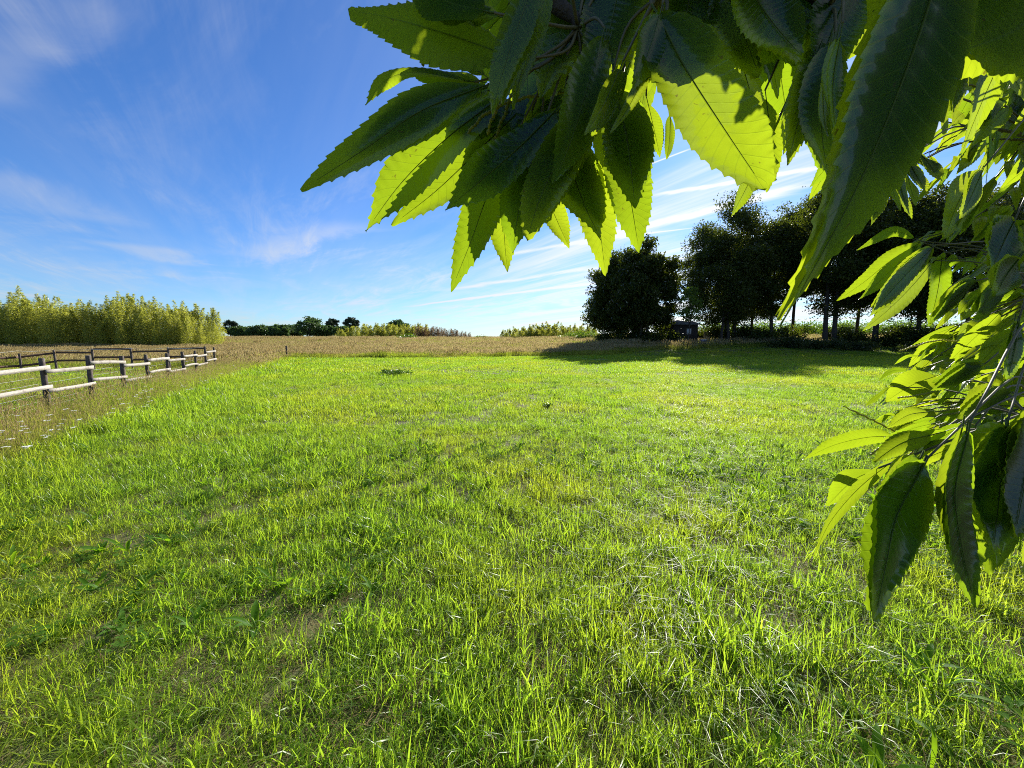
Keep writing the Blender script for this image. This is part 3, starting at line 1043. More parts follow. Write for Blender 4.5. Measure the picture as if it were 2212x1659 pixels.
SPRAY = [
    ([(1918, 366), (1902, 425), (1881, 487)], 30, 0.70, 'd'), ([(1880, 430), (1868, 465), (1851, 506)], 17, 1.00, 'l'),
    ([(1924, 375), (1931, 420), (1946, 455)], 28, 1.05, 'l'), ([(1938, 352), (1948, 415), (1969, 474)], 38, 0.70, 'd'),
    ([(1958, 372), (1968, 410), (1979, 444)], 30, 1.08, 'l'), ([(1960, 345), (1980, 380), (2002, 418)], 44, 0.68, 'd'),
    ([(1985, 330), (2008, 355), (2028, 386)], 48, 0.68, 'd'), ([(2010, 338), (2024, 365), (2034, 391)], 22, 1.10, 'l'),
    ([(2108, 372), (2068, 440), (2040, 516)], 66, 1.05, 'l'), ([(2122, 370), (2100, 420), (2075, 472)], 42, 0.70, 'd'),
    ([(1974, 514), (1934, 500), (1890, 518), (1850, 541)], 20, 1.10, 'l'), ([(1984, 526), (1925, 562), (1868, 608), (1808, 650)], 40, 1.10, 'l'),
    ([(1992, 530), (1935, 575), (1892, 615), (1854, 647)], 34, 1.14, 'l'), ([(2014, 536), (1960, 590), (1915, 640), (1877, 684)], 42, 0.75, 'd'),
    ([(2012, 568), (1970, 618), (1920, 668), (1862, 716)], 38, 1.10, 'l'), ([(2034, 556), (2028, 610), (2018, 660), (2005, 706)], 50, 1.06, 'l'),
    ([(2106, 610), (2060, 650), (2006, 700)], 44, 0.70, 'd'), ([(2080, 652), (2050, 680), (2020, 712)], 16, 1.15, 'l'),
    ([(2104, 630), (2094, 662), (2075, 694)], 28, 1.10, 'l'), ([(2170, 628), (2136, 652), (2100, 684)], 64, 0.67, 'd'),
    ([(2068, 704), (2020, 722), (1968, 747)], 15, 1.15, 'l'), ([(2046, 716), (2005, 750), (1963, 792)], 30, 1.08, 'g'),
    ([(2060, 718), (2052, 745), (2038, 770)], 27, 1.12, 'l'), ([(2158, 678), (2105, 730), (2048, 782)], 30, 0.92, 'g'),
    ([(2150, 700), (2125, 740), (2094, 782)], 30, 1.05, 'l'), ([(2174, 764), (2135, 772), (2092, 779)], 22, 1.05, 'l'),
    ([(1960, 799), (1925, 802), (1894, 826)], 12, 1.10, 'l'), ([(2022, 812), (1970, 832), (1912, 868)], 42, 1.00, 'g'),
    ([(1920, 838), (1895, 858), (1864, 880)], 16, 1.10, 'l'), ([(1928, 892), (1910, 904), (1888, 920)], 13, 1.10, 'l'),
    ([(1954, 885), (1942, 910), (1924, 933)], 24, 1.05, 'l'), ([(2015, 885), (1980, 910), (1942, 938)], 30, 0.98, 'g'),
    ([(2095, 884), (2050, 900), (1996, 926)], 36, 1.00, 'l'), ([(2075, 826), (2050, 850), (2024, 876)], 34, 1.00, 'l'),
    ([(1928, 942), (1870, 945), (1800, 962), (1733, 994)], 40, .62, 'l'), ([(1890, 1015), (1840, 1040), (1785, 1094)], 46, .54, 'g'),
    ([(1942, 986), (1860, 1050), (1795, 1125), (1757, 1203)], 28, .52, 'l'), ([(1964, 984), (1935, 1020), (1900, 1062)], 34, .55, 'l'),
    ([(1996, 1004), (1938, 1110), (1912, 1220), (1887, 1342)], 112, 0.45, 'd'), ([(2090, 936), (2062, 1060), (2078, 1190), (2105, 1312)], 112, 0.45, 'd'),
    ([(2108, 928), (2120, 1030), (2130, 1126)], 28, 0.62, 'g'), ([(2175, 925), (2158, 1060), (2144, 1196)], 120, 0.50, 'd'),
    ([(2240, 900), (2215, 1030), (2190, 1160)], 110, 0.49, 'd'),
    ([(2182, 160), (2160, 205), (2126, 254)], 46, 1.20, 'l'), ([(2138, 148), (2110, 200), (2070, 260)], 36, 1.20, 'l'),
    ([(2080, 115), (2066, 185), (2058, 256)], 44, 0.67, 'd'), ([(2030, 244), (2070, 246), (2116, 256)], 24, 1.20, 'l'),
    ([(2153, 264), (2110, 320), (2066, 376)], 32, 1.15, 'l'), ([(2210, 150), (2195, 200), (2185, 250)], 40, 1.10, 'l'),
    ([(2200, 560), (2170, 600), (2150, 640)], 80, 0.59, 'd'), ([(2190, 480), (2165, 530), (2140, 590)], 80, 0.63, 'd'),
    ([(2010, 780), (1985, 800), (1950, 830)], 28, 1.10, 'l'), ([(2120, 790), (2070, 815), (2010, 845)], 40, 0.67, 'd'),
    ([(2180, 850), (2120, 870), (2070, 905)], 50, 0.63, 'd'), ([(2200, 700), (2190, 760), (2175, 820)], 60, 0.63, 'd'),
]

hubs = [at_depth(1248, 60, .46), at_depth(1425, -10, .44), at_depth(1790, 20, .45), at_depth(2260, 300, .9), at_depth(2250, 640, .9), at_depth(2230, 905, .78)]
limbs = [
    [TREE + (-.04, .05, 2.6), (2.4, 1.35, 2.75), (1.1, .95, 2.45), hubs[0] + (.05, .05, .1), hubs[0]],
    [TREE + (-.05, .05, 2.8), (2.5, 1.1, 2.85), (1.0, .72, 2.45), hubs[1] + (.04, .02, .08), hubs[1]],
    [TREE + (-.05, .05, 2.4), (2.4, .9, 2.55), (1.1, .55, 2.3), hubs[2] + (.05, .02, .07), hubs[2]],
    [TREE + (-.05, .02, 2.1), (2.9, 1.45, 2.3), (1.9, 1.2, 2.1), hubs[3]],
    [TREE + (-.02, .02, 1.6), (2.9, 1.4, 1.85), (1.9, 1.15, 1.75), hubs[4]],
    [TREE + (.0, .02, 1.25), (2.8, 1.35, 1.5), (1.8, 1.0, 1.45), hubs[5]],
]
sources = []
lr = np.random.default_rng(21)
for (pp, w, d0, d1, roll, fold, bl, sp_) in TOP:
    ds = np.linspace(d0, d1, len(pp))
    md = [at_depth(px, py, d) for (px, py), d in zip(pp, ds)]
    sources.append((md, w / F * (d0 + d1) / 2, roll * lr.choice([-1, 1]), fold, bl, sp_))
for (pp, w, d, tone_) in SPRAY:
    dd = d + lr.uniform(-.05, .05)
    slope = lr.uniform(-.10, .02) if tone_ != 'g' else lr.uniform(.10, .16)
    ds = np.linspace(dd, dd + slope, len(pp))
    md = [at_depth(px, py, q) for (px, py), q in zip(pp, ds)]
    roll = {'d': .25, 'l': .15, 'g': -.55}[tone_] + lr.normal(0, .12)
    my = pp[0][1]
    sources.append((md, w / F * dd, roll, .12, .3, 3 if my < 500 else (4 if my < 800 else 5)))

fill = []
# hidden leaves added close behind each of these, to keep the sun off it
BEHIND = {1: .9, 2: .95, 3: .78, 8: .9, 11: .85, 12: .95, 14: .9, 17: .92, 18: .9, 19: 1, 20: 1, 22: .40, 28: .92, 29: .9, 30: .92, 31: 1, 32: 1, 33: 1,
          34: 1, 35: 1, 36: 1, 37: 1, 38: 1, 39: 1, 40: 1, 4: .5, 6: .35, 7: .45, 16: .5}
for k_, s_ in enumerate(sources):
    cut = BEHIND.get(k_)
    if cut is None and k_ >= len(TOP) and SPRAY[k_ - len(TOP)][3] == 'd':
        cut = 1.0 if SPRAY[k_ - len(TOP)][1] > 100 else .86
    if cut is None:
        continue
    md, w, roll, fold, bl, q = s_
    cc_ = catmull(md, 21)
    m_ = max(6, int(21 * cut) + 1)
    for o_, wf_ in ((.013, .90), (.040, .80)):
        if k_ == 32:
            o_, wf_ = o_ * .32, 1.0
        elif k_ >= len(TOP):
            o_, wf_ = o_ * .3, (1.05 if w > .055 else .90)
        back = (cc_ + np.array(SUN) * (o_ + .006 * np.linspace(0, 1, 21)[:, None]))[:m_]
        fill.append(([back[0], back[len(back) // 3], back[2 * len(back) // 3], back[-1]], w * wf_, roll, .08, bl + .1, q))
fr_ = np.random.default_rng(33)


def spray_fill(k, xr, yr, dr, ang, ln, wr, sp_):
    for _ in range(k):
        px, py, d = fr_.uniform(*xr), fr_.uniform(*yr), fr_.uniform(*dr)
        a, l_ = math.radians(fr_.uniform(*ang)), fr_.uniform(*ln)
        p0 = at_depth(px, py, d)
        dirv = math.cos(a) * RIGHT - math.sin(a) * UP + FWD * fr_.uniform(-.45, .35)
        sag = np.array([0, 0, -l_ * fr_.uniform(.05, .25)])
        p1 = p0 + unit(dirv) * l_ * .5
        p2 = p0 + unit(dirv) * l_ + sag
        fill.append(([p0, p1, p2], l_ * fr_.uniform(*wr), fr_.normal(0, .45), .12, .3, sp_))


# deeper leaves of the same boughs, added to shade those in front
spray_fill(52, (1090, 1420), (-120, 130), (.62, 1.05), (70, 150), (.13, .20), (.28, .36), 0)
spray_fill(16, (1430, 1640), (-150, -10), (.55, .95), (60, 120), (.10, .15), (.28, .36), 2)
spray_fill(22, (1640, 1900), (-140, 80), (.60, 1.1), (60, 130), (.12, .18), (.28, .36), 2)
spray_fill(16, (1130, 1330), (130, 250), (.56, .66), (75, 130), (.11, .16), (.28, .34), 0)
# leaves added out of sight behind the near leaf, shading the inner right-hand spray
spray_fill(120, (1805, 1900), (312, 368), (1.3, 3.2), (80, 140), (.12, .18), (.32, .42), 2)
spray_fill(26, (1900, 2240), (-80, 110), (.6, 1.0), (80, 160), (.12, .17), (.28, .36), 3)
spray_fill(26, (2170, 2330), (190, 560), (1.0, 1.3), (110, 160), (.09, .14), (.24, .32), 3)
spray_fill(64, (2175, 2340), (520, 950), (.95, 1.35), (115, 175), (.09, .14), (.26, .34), 4)
spray_fill(30, (2130, 2300), (890, 1050), (.55, .9), (80, 130), (.11, .16), (.30, .38), 5)

spray_fill(16, (1985, 2100), (885, 965), (.50, .60), (145, 178), (.05, .08), (.22, .30), 5)  # extra leaves added to shade the big hanging leaf below

# leafy shoots: alternate leaves set along each twig
SHOOTS = [([(2260, 150), (2130, 285), (2035, 380)], 1.02, 3), ([(2260, 250), (2150, 385), (2075, 470)], .95, 3), ([(2260, 330), (2110, 470), (1990, 515)], 1.05, 3),
          ([(2260, 440), (2140, 545), (2030, 560)], .98, 3), ([(2260, 540), (2150, 612), (2065, 668)], .98, 4), ([(2260, 610), (2120, 690), (1985, 770)], 1.05, 4),
          ([(2260, 690), (2110, 752), (1980, 800)], .98, 4), ([(2260, 760), (2110, 815), (1945, 850)], 1.02, 4), ([(2260, 820), (2100, 862), (1945, 900)], .96, 4),
          ([(2260, 870), (2120, 905), (1985, 945)], .9, 5), ([(2260, 500), (2180, 560), (2110, 590)], .8, 4), ([(2260, 650), (2190, 720), (2120, 760)], .78, 4)]
shoot_paths = []
for pp, d, q in SHOOTS:
    pth = catmull([at_depth(px, py, d + .05 * k_) for k_, (px, py) in enumerate(pp)], 40)
    shoot_paths.append((pth, q))
    L_ = np.linalg.norm(np.diff(pth, axis=0), axis=1).sum()
    n_ = int(L_ / .018)
    for k_ in range(n_):
        t = (k_ + .6) / n_
        b_ = pth[min(39, int(t * 39))]
        tg = unit(pth[min(39, int(t * 39) + 1)] - pth[max(0, int(t * 39) - 1)])
        side_ = unit(np.cross(tg, (0, 0, 1))) * (1 if k_ % 2 else -1)
        sp_a = math.radians(fr_.uniform(25, 62))
        dv = tg * math.cos(sp_a) + side_ * math.sin(sp_a) + np.array([0, 0, fr_.uniform(-.55, .12)])
        dv = unit(dv)
        ln_ = fr_.uniform(.075, .135) * (1 - .35 * t)
        p0 = b_ + dv * .008
        p1 = p0 + dv * ln_ * .5 + np.array([0, 0, .006])
        p2 = p0 + dv * ln_ + np.array([0, 0, -ln_ * fr_.uniform(.05, .28)])
        flat = fr_.uniform() < .55
        fill.append(([p0, p1, p2], ln_ * fr_.uniform(.24, .32), fr_.normal(0, .35), .14, .2, q, 'flat' if flat else ''))

spray_fill(60, (2010, 2300), (95, 290), (.78, 1.1), (95, 155), (.08, .13), (.24, .32), 3)
# leaves all along the limbs that reach in from the trunk
for q in range(6):
    lp_ = catmull(limbs[q], 60)
    for _ in range(26):
        k_ = int(fr_.uniform(14, 44 if q < 3 else 38))
        a_ = fr_.uniform(0, 6.283)
        dv = unit(np.array([math.cos(a_), math.sin(a_), fr_.uniform(-.9, .5)]))
        p0 = lp_[k_] + dv * .03
        ln_ = fr_.uniform(.12, .19)
        fill.append(([p0, p0 + dv * ln_ * .5 + (0, 0, .01), p0 + dv * ln_ + (0, 0, -ln_ * .3)], ln_ * fr_.uniform(.28, .36), fr_.normal(0, .5), .12, .3, q, 'flat' if fr_.uniform() < .4 else ''))

twigs = [[] for _ in hubs]
named = sources[:100]
extra = sources[100:] + fill
br = []
for q, h in enumerate(hubs):
    mine = [s_ for s_ in named if s_[5] == q]
    for s_ in mine:
        b0 = np.asarray(s_[0][0])
        t0 = unit(b0 - np.asarray(s_[0][1]))
        st = b0 + t0 * .012
        gap = np.linalg.norm(h - st)
        twigs[q].append([h, h * .45 + st * .55 + t0 * gap * .22, st])
    for pth, q2 in shoot_paths:
        if q2 == q:
            twigs[q].append([h] + [pth[k_] for k_ in (4, 14, 26, 39)])
    r_end = .0045
    br.append(branch('branch', h, limbs[q], .055 if q < 3 else .04, r_end, twigs[q]))
LEAFM = [M['chestnut'], M['rib']]
for s_ in named:
    md, w, roll, fold, bl, q = s_
    gl = leaf_mesh(md, w, RIGHT if abs(np.dot(unit(md[-1] - md[0]), RIGHT)) < .8 else UP, roll, fold, lr, 18, bl)
    obj('leaf', gl.mesh('leaf', LEAFM, True, TREE), br[q])
g = Geo()
for s_ in extra:
    md, w, roll, fold, bl, q = s_[:6]
    hint = RIGHT if abs(np.dot(unit(md[-1] - md[0]), RIGHT)) < .8 else UP
    if len(s_) > 6 and s_[6] == 'flat':                     # blade lies level and shows its shiny upper side
        hint = np.cross((0, 0, 1.0), unit(md[-1] - md[0]))
    gl = leaf_mesh(md, w, hint, roll, fold, lr, 14, bl)
    V, uvs = np.concatenate(gl.V), np.concatenate(gl.uv)
    n0 = len(gl.V[0])
    g.add(gl.V[0], gl.Q[0], None, gl.uv[0], 0)
    g.add(gl.V[1], gl.Q[1] - n0, None, gl.uv[1], 1)
obj('foliage', g.mesh('foliage', LEAFM, True, TREE), tree, kind='stuff')

# catkins: beaded strings
CATK = [([(1228, 200), (1120, 215), (1045, 250), (1000, 305)], .50, 0), ([(1090, 190), (1070, 240), (1052, 290)], .50, 0),
        ([(948, 92), (930, 113), (914, 142)], .46, 0), ([(1110, 190), (1085, 260), (1060, 320)], .51, 0),
        ([(1822, 878), (1880, 905), (1935, 932), (2010, 960)], .95, 5), ([(2090, 905), (2020, 925), (1950, 945)], .85, 5),
        ([(2110, 918), (2040, 915), (1960, 935)], .84, 5), ([(1990, 935), (1930, 950), (1880, 982)], .82, 5),
        ([(2010, 950), (1960, 985), (1905, 1015), (1868, 1065)], .80, 5), ([(2030, 955), (1978, 975), (1990, 1030), (2018, 1088)], .74, 5),
        ([(2060, 830), (2000, 850), (1940, 860)], .95, 4), ([(2100, 745), (2030, 735), (1945, 757)], 1.0, 4),
        ([(2120, 925), (2050, 945), (1975, 955)], .8, 5), ([(2130, 880), (2060, 893), (1995, 905)], .88, 5),
        ([(2140, 860), (2080, 880), (2020, 890)], .9, 4), ([(2000, 965), (1975, 1010), (1955, 1050)], .78, 5)]
for (pp, d, q) in CATK:
    c = catmull([at_depth(px, py, d + .015 * k_) for k_, (px, py) in enumerate(pp)], 90)
    L = np.linalg.norm(np.diff(c, axis=0), axis=1).sum()
    s = np.linspace(0, L, 90)
    rad = .0011 + .0016 * np.abs(np.sin(s * math.pi / .0062)) * smooth01(s / L * 6)
    c = c + np.stack([np.sin(s * 260) * .0007, np.cos(s * 210) * .0007, np.sin(s * 190) * .0008], -1)
    g = Geo()
    g.tube(c, rad, 5, 0, float(lr.uniform()))
    obj('catkin', g.mesh('catkin', [M['catkin']], True, TREE), br[q])


# ------------------------------------------------------------------ fences
def post_mesh(h, r, lean, name, mat, base):
    g_ = Geo()
    zz = np.array([-.2, 0, h * .35, h * .7, h - .012, h])
    rr = np.array([r * 1.06, r * 1.04, r, r * .98, r * .96, r * .86])
    path = np.stack([lean[0] * zz, lean[1] * zz, zz], -1)
    g_.tube(path, rr, 10, 0)
    return g_.mesh(name, [mat])


def board(g_, a, b, hh, th, nrm, rng_):
    """a sawn board from a to b, slightly bowed"""
    a, b = np.asarray(a, dtype=float), np.asarray(b, dtype=float)
    k_ = 7
    t = np.linspace(0, 1, k_)
    bow = np.sin(t * math.pi) * rng_.normal(0, .008)
    c = a + (b - a) * t[:, None] + np.array([0, 0, 1.0]) * bow[:, None]
    V = []
    for q in range(k_):
        w_ = hh * (1 + rng_.normal(0, .03))
        for sy, sz in ((-1, -1), (1, -1), (1, 1), (-1, 1)):
            V.append(c[q] + nrm * sy * th * .5 + np.array([0, 0, sz * w_ * .5]))
    Q = []
    for q in range(k_ - 1):
        for e in range(4):
            Q.append((q * 4 + e, q * 4 + (e + 1) % 4, (q + 1) * 4 + (e + 1) % 4, (q + 1) * 4 + e))
    Q += [(3, 2, 1, 0), tuple((k_ - 1) * 4 + e for e in range(4))]
    g_.add(V, Q)


fr = np.random.default_rng(44)
A0, A1 = np.array([-10.0, 8.2]), np.array([-16.05, 20.8])
dirn = unit(A1 - A0)
NRM = np.array([dirn[1], -dirn[0], 0.0])            # towards the mown field
sv = [-.25, -.125, 0, .124, .25, .375, .505, .634, .759, .874, 1.0]
hts = [1.18, 1.2, 1.2, 1.18, 1.10, 1.07, 1.06, 1.09, 1.10, 1.26, 1.2]
up_a = [1.0, 1.0, .915, 1.0, .82, .88, .78, .90, .85, .97]
up_b = [1.0, 1.0, .88, .91, .765, .865, .775, .90, .85, .98]
nf = obj('paddock_fence', None, loc=(A0[0], A0[1], 0), label='pale weathered two-board paddock fence with wire beside the mown field', cat='fence')
O = np.array([A0[0], A0[1], 0.0])
pp_ = [np.array([*(A0 + (A1 - A0) * s), 0.0]) for s in sv]
for p, h in zip(pp_, hts):
    zb = float(height(p[0], p[1]))
    obj('post', post_mesh(h, .052 * fr.uniform(.9, 1.12), fr.normal(0, .018, 2), 'post', M['post'], p), nf, loc=p - O + (0, 0, zb))
for q in range(len(pp_) - 1):
    a, b = pp_[q].copy(), pp_[q + 1].copy()
    za, zb = height(a[0], a[1]), height(b[0], b[1])
    ext = (b - a) / np.linalg.norm(b - a)
    for dzz, hh in ((0, .086), (-.425 + fr.normal(0, .012), .082)):
        g = Geo()
        off = NRM * (.070 + .004 * (q % 2))
        board(g, a + off - ext * .07 + (0, 0, up_a[q] + dzz + za), b + off + ext * .06 + (0, 0, up_b[q] + dzz + zb), hh * fr.uniform(.94, 1.06), .018, NRM, fr)
        obj('rail', g.mesh('rail', [M['board']], origin=O), nf)
for zz in (.06, .17, .29, .43, .66, .80):
    g = Geo()
    path = []
    for q in range(len(pp_) - 1):
        for t in np.linspace(0, 1, 6, endpoint=False):
            p = pp_[q] + (pp_[q + 1] - pp_[q]) * t
            path.append(p - NRM * .066 + (0, 0, zz - .012 * math.sin(t * math.pi) + float(height(p[0], p[1])) + fr.normal(0, .003)))
    path.append(pp_[-1] - NRM * .066 + (0, 0, zz))
    g.tube(path, .0026, 4)
    obj('wire', g.mesh('wire', [M['wire']], origin=O), nf)

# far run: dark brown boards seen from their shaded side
ff = obj('back_fence', None, loc=(-16.3, 20.6, 0), label='dark brown two-board fence closing the back of the paddock', cat='fence')
O2 = np.array([-16.3, 20.6, 0.0])
fpx = [(443, 20.4), (366, 20.3), (286, 20.1), (202, 19.9), (120.5, 19.6), (44, 18.6), (-40, 17.4), (-130, 16.6)]
fpos = [np.array([(px - CX) / F * yy * 1.0, yy, 0.0]) for px, yy in fpx]
fh = [1.25, 1.20, 1.18, 1.15, 1.08, .95, .95, .95]
for k_, (p, h) in enumerate(zip(fpos, fh)):
    if k_ == 0:
        continue
    zb = float(height(p[0], p[1]))
    obj('post', post_mesh(h, .047 * fr.uniform(.9, 1.12), fr.normal(0, .03, 2) + np.array([-.02, 0]), 'post', M['post'], p), ff, loc=p - O2 + (0, 0, zb))
fa = [1.13, .98, 1.10, .92, .90, .74, .70]
fb = [1.10, .96, 1.09, .94, .74, .70, .70]
for q in range(len(fpos) - 1):
    a, b = fpos[q], fpos[q + 1]
    ext = unit(b - a)
    nn_ = np.array([-ext[1], ext[0], 0.0])
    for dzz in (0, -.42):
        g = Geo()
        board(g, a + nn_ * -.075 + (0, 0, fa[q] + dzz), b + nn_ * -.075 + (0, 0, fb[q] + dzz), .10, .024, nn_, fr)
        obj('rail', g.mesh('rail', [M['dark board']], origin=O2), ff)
g = Geo()
path = []
for q in range(len(fpos) - 1):
    for t in np.linspace(0, 1, 6, endpoint=False):
        p = fpos[q] + (fpos[q + 1] - fpos[q]) * t
        path.append(p + (0, -.09, 1.02 + .16 * (1 - (q + t) / 6) - .05 * math.sin(t * math.pi)))
g.tube(path, .007, 4)
obj('tape', g.mesh('tape', [M['tape']], origin=O2), ff)

# lone post at the corner of the mown field
p = np.array([-18.9, 32.4, 0.0])
lp = obj('marker_post', post_mesh(1.02, .075, (0.0, 0.0), 'marker_post', M['post'], p), loc=p + (0, 0, float(height(p[0], p[1]))),
         label='lone short dark post at the far corner of the mown field', cat='post')


# ------------------------------------------------------------------ trees
def tree_at(name, px, Y_, top, width_px, bottom, label, group, mat, kind='oak', n_leaf=16000, size=.30, seed=0, trunks=1, trunk_r=.22, dense=1.0, skirt=False):
    rng_ = np.random.default_rng(seed + 500)
    X_ = float(at_y(px, 700, Y_)[0])
    z0 = float(height(X_, Y_))
    ztop = float(at_y(px, top, Y_)[2]) - z0
    zbot = max(.15, float(at_y(px, bottom, Y_)[2]) - z0)
    Wm = width_px / F * Y_
    root = obj(name, None, loc=(X_, Y_, z0), label=label, cat='tree', group=group)
    # crown made of leaf clumps on boughs
    nc = int(46 + 46 * dense)
    cz, H = (ztop + zbot) / 2, (ztop - zbot) / 2
    cl = []
    for _ in range(nc):
        v = unit(rng_.normal(size=3)) * rng_.uniform(.35, 1.0) ** .6
        taper = 1 - .32 * max(v[2], 0) ** 1.5
        zc = v[2] * H * .92
        if skirt and v[2] < 0:
            k_ = .9 / max(.3, math.hypot(v[0], v[1]))
            v = v * k_ * rng_.uniform(.5, .95)
        cl.append([v[0] * Wm * .46 * taper, v[1] * Wm * .44 * taper, cz + zc])
    cl = np.array(cl)
    rad = rng_.uniform(.065, .155, nc) * Wm * (.7 + .3 * H / max(Wm * .5, 1))
    far_ = rng_.choice(nc, nc // 6, replace=False)
    cl[far_] = (cl[far_] - (0, 0, cz)) * rng_.uniform(1.04, 1.22, (len(far_), 1)) + (0, 0, cz)
    cl[:, 2] = np.maximum(cl[:, 2], .3)
    per = rng_.dirichlet(rad ** 2 / (rad ** 2).mean() * 6) * n_leaf
    P_ = []
    for c, r, k_ in zip(cl, rad, per.astype(int)):
        d = unit(rng_.normal(size=(k_, 3))) * (rng_.uniform(0, 1, k_) ** .5 * r)[:, None]
        d[:, 2] *= .78
        P_.append(c + d * (1 + .22 * rng_.normal(size=(k_, 1)).clip(-1, 2)))
    P_ = np.concatenate(P_)
    P_[:, 2] = np.maximum(P_[:, 2], .1)
    g_ = Geo()
    if mat is M['oak']:
        P_ = np.concatenate([P_, P_ + rng_.normal(0, .16, P_.shape)])
        size = size * .74
    V_, Q_, uv_ = leaf_quads(P_, size, rng_, .62)
    g_.add(V_, Q_, None, uv_, 0)
    obj('crown', g_.mesh('crown', [mat]), root)
    g_ = Geo()
    for t in range(trunks):
        ox = (t - (trunks - 1) / 2) * .9 + rng_.normal(0, .1) if trunks > 1 else 0
        lean = rng_.normal(0, .04, 2)
        hh = cz + H * .45
        zz = np.linspace(-.2, hh, 9)
        wob = np.cumsum(rng_.normal(0, .05, (9, 2)), 0)
        path = np.stack([ox + lean[0] * zz + wob[:, 0], lean[1] * zz + wob[:, 1], zz], -1)
        r_ = trunk_r * (1 if trunks == 1 else .8)
        g_.tube(path, np.concatenate([[r_ * 1.35], np.linspace(r_, r_ * .3, 8)]), 9, 0)
        for q in rng_.choice(nc, 9 if trunks == 1 else 5, replace=False):
            s_ = path[rng_.integers(3, 8)]
            e_ = cl[q]
            m_ = s_ * .5 + e_ * .5 + (0, 0, -.08 * np.linalg.norm(e_ - s_))
            g_.tube(catmull([s_, m_, e_], 7), np.linspace(r_ * .38, .025, 7), 6, 0)
    obj('trunk', g_.mesh('trunk', [M['bark']], True), root)
    return root


GO = 'oaks of the dark grove beyond the field'
tree_at('oak_tree', 1338, 54, 545, 150, 724, 'bushy dark oak at the open end of the grove, leafy to the ground', GO, M['oak'], n_leaf=34000, size=.38, seed=1, dense=1.7, skirt=True)
tree_at('oak_tree', 1392, 49, 512, 146, 726, 'dense dark oak beside the small hut, leafy to the ground', GO, M['oak'], n_leaf=38000, size=.36, seed=2, trunks=2, dense=1.8, skirt=True)
tree_at('oak_tree', 1566, 49, 485, 155, 716, 'dark oak on twin trunks just right of the small hut', GO, M['oak'], n_leaf=24000, size=.30, seed=3, trunks=2, dense=1.3)
tree_at('oak_tree', 1578, 52, 428, 220, 700, 'tall round-topped oak standing behind the twin-trunked one', GO, M['oak'], n_leaf=34000, size=.32, seed=4, trunks=2, trunk_r=.32, dense=1.5)
tree_at('oak_tree', 1668, 50, 470, 130, 690, 'slim dark oak with sky showing between its trunk and the hanging leaf', GO, M['oak'], n_leaf=16000, size=.30, seed=5)
tree_at('oak_tree', 1795, 47, 366, 230, 690, 'tallest oak of the grove, partly behind the long blurred leaf', GO, M['oak'], n_leaf=34000, size=.32, seed=6, trunks=2, trunk_r=.32, dense=1.5)
tree_at('oak_tree', 1895, 45, 405, 200, 690, 'oak with a bare straight trunk behind the first chestnut leaves', GO, M['oak'], n_leaf=28000, size=.30, seed=7, trunks=1, trunk_r=.28, dense=1.3)
tree_at('oak_tree', 1985, 43, 395, 220, 700, 'dark oak seen through the middle of the chestnut spray', GO, M['oak'], n_leaf=26000, size=.32, seed=8, dense=1.3)
tree_at('oak_tree', 2095, 42, 380, 240, 700, 'oak nearly hidden behind the thick chestnut foliage', GO, M['oak'], n_leaf=20000, size=.34, seed=9)
tree_at('oak_tree', 1850, 58, 440, 200, 690, 'oak standing at the back of the grove', GO, M['oak'], n_leaf=20000, size=.36, seed=10, dense=1.2)
tree_at('oak_tree', 2235, 44, 380, 240, 690, 'oak at the frame edge behind the chestnut', GO, M['oak'], n_leaf=14000, size=.36, seed=12)
tree_at('oak_tree', 1625, 62, 560, 120, 706, 'low dark oak filling the gap behind the twin trunks', GO, M['oak'], n_leaf=12000, size=.36, seed=13)
tree_at('oak_tree', 1715, 60, 430, 150, 640, 'oak crown at the back, left of the tallest one', GO, M['oak'], n_leaf=16000, size=.36, seed=14)
tree_at('sapling', 1488, 46, 610, 60, 700, 'thin light green sapling leaning beside the hut', None, M['bush'], n_leaf=2600, size=.22, seed=11, trunk_r=.07, dense=.4)

GF = 'far trees on the skyline'
FAR = [(497, 140, 690, 34, 722, 'pine', 'small dark pine next to the end of the bamboo'), (520, 130, 703, 46, 728, 'far tree', 'low round tree right of the small pine'),
       (556, 128, 702, 46, 728, 'far tree', 'second low round tree on the skyline'), (602, 126, 701, 48, 728, 'far tree', 'low tree left of the tall spreading one'),
       (640, 132, 704, 50, 728, 'far tree', 'low bushy tree beneath the tall spreading one'),
       (668, 124, 683, 62, 727, 'far tree', 'tallest far tree, round and dark green'), (705, 128, 702, 44, 727, 'far tree', 'low tree between the tall one and the pines'),
       (718, 150, 687, 30, 715, 'pine', 'dark flat-topped pine left of the middle bamboo'), (760, 150, 684, 36, 712, 'pine', 'dark pine rising behind the middle bamboo'),
       (538, 138, 706, 44, 728, 'far tree', 'low tree tucked between the first round ones'), (580, 134, 704, 42, 728, 'far tree', 'low tree in the gap right of the second round one'),
       (622, 136, 703, 46, 728, 'far tree', 'rounded tree just left of the tallest far tree'), (688, 130, 700, 44, 728, 'far tree', 'tree against the right side of the tallest far tree'),
       (738, 126, 704, 40, 728, 'far tree', 'low tree where the far trees meet the middle bamboo'),
       (395, 120, 668, 60, 700, 'pine', 'dark pine top showing above the left bamboo'), (860, 150, 692, 50, 715, 'far tree', 'far tree hidden behind the middle bamboo crowns')]
for k_, (px, Y_, top, wd, bot, mt, lab) in enumerate(FAR):
    tree_at('pine_tree' if mt == 'pine' else 'far_tree', px, Y_, top, wd, bot, lab, GF, M[mt], n_leaf=4200, size=.55, seed=40 + k_, trunk_r=.3, dense=.5)


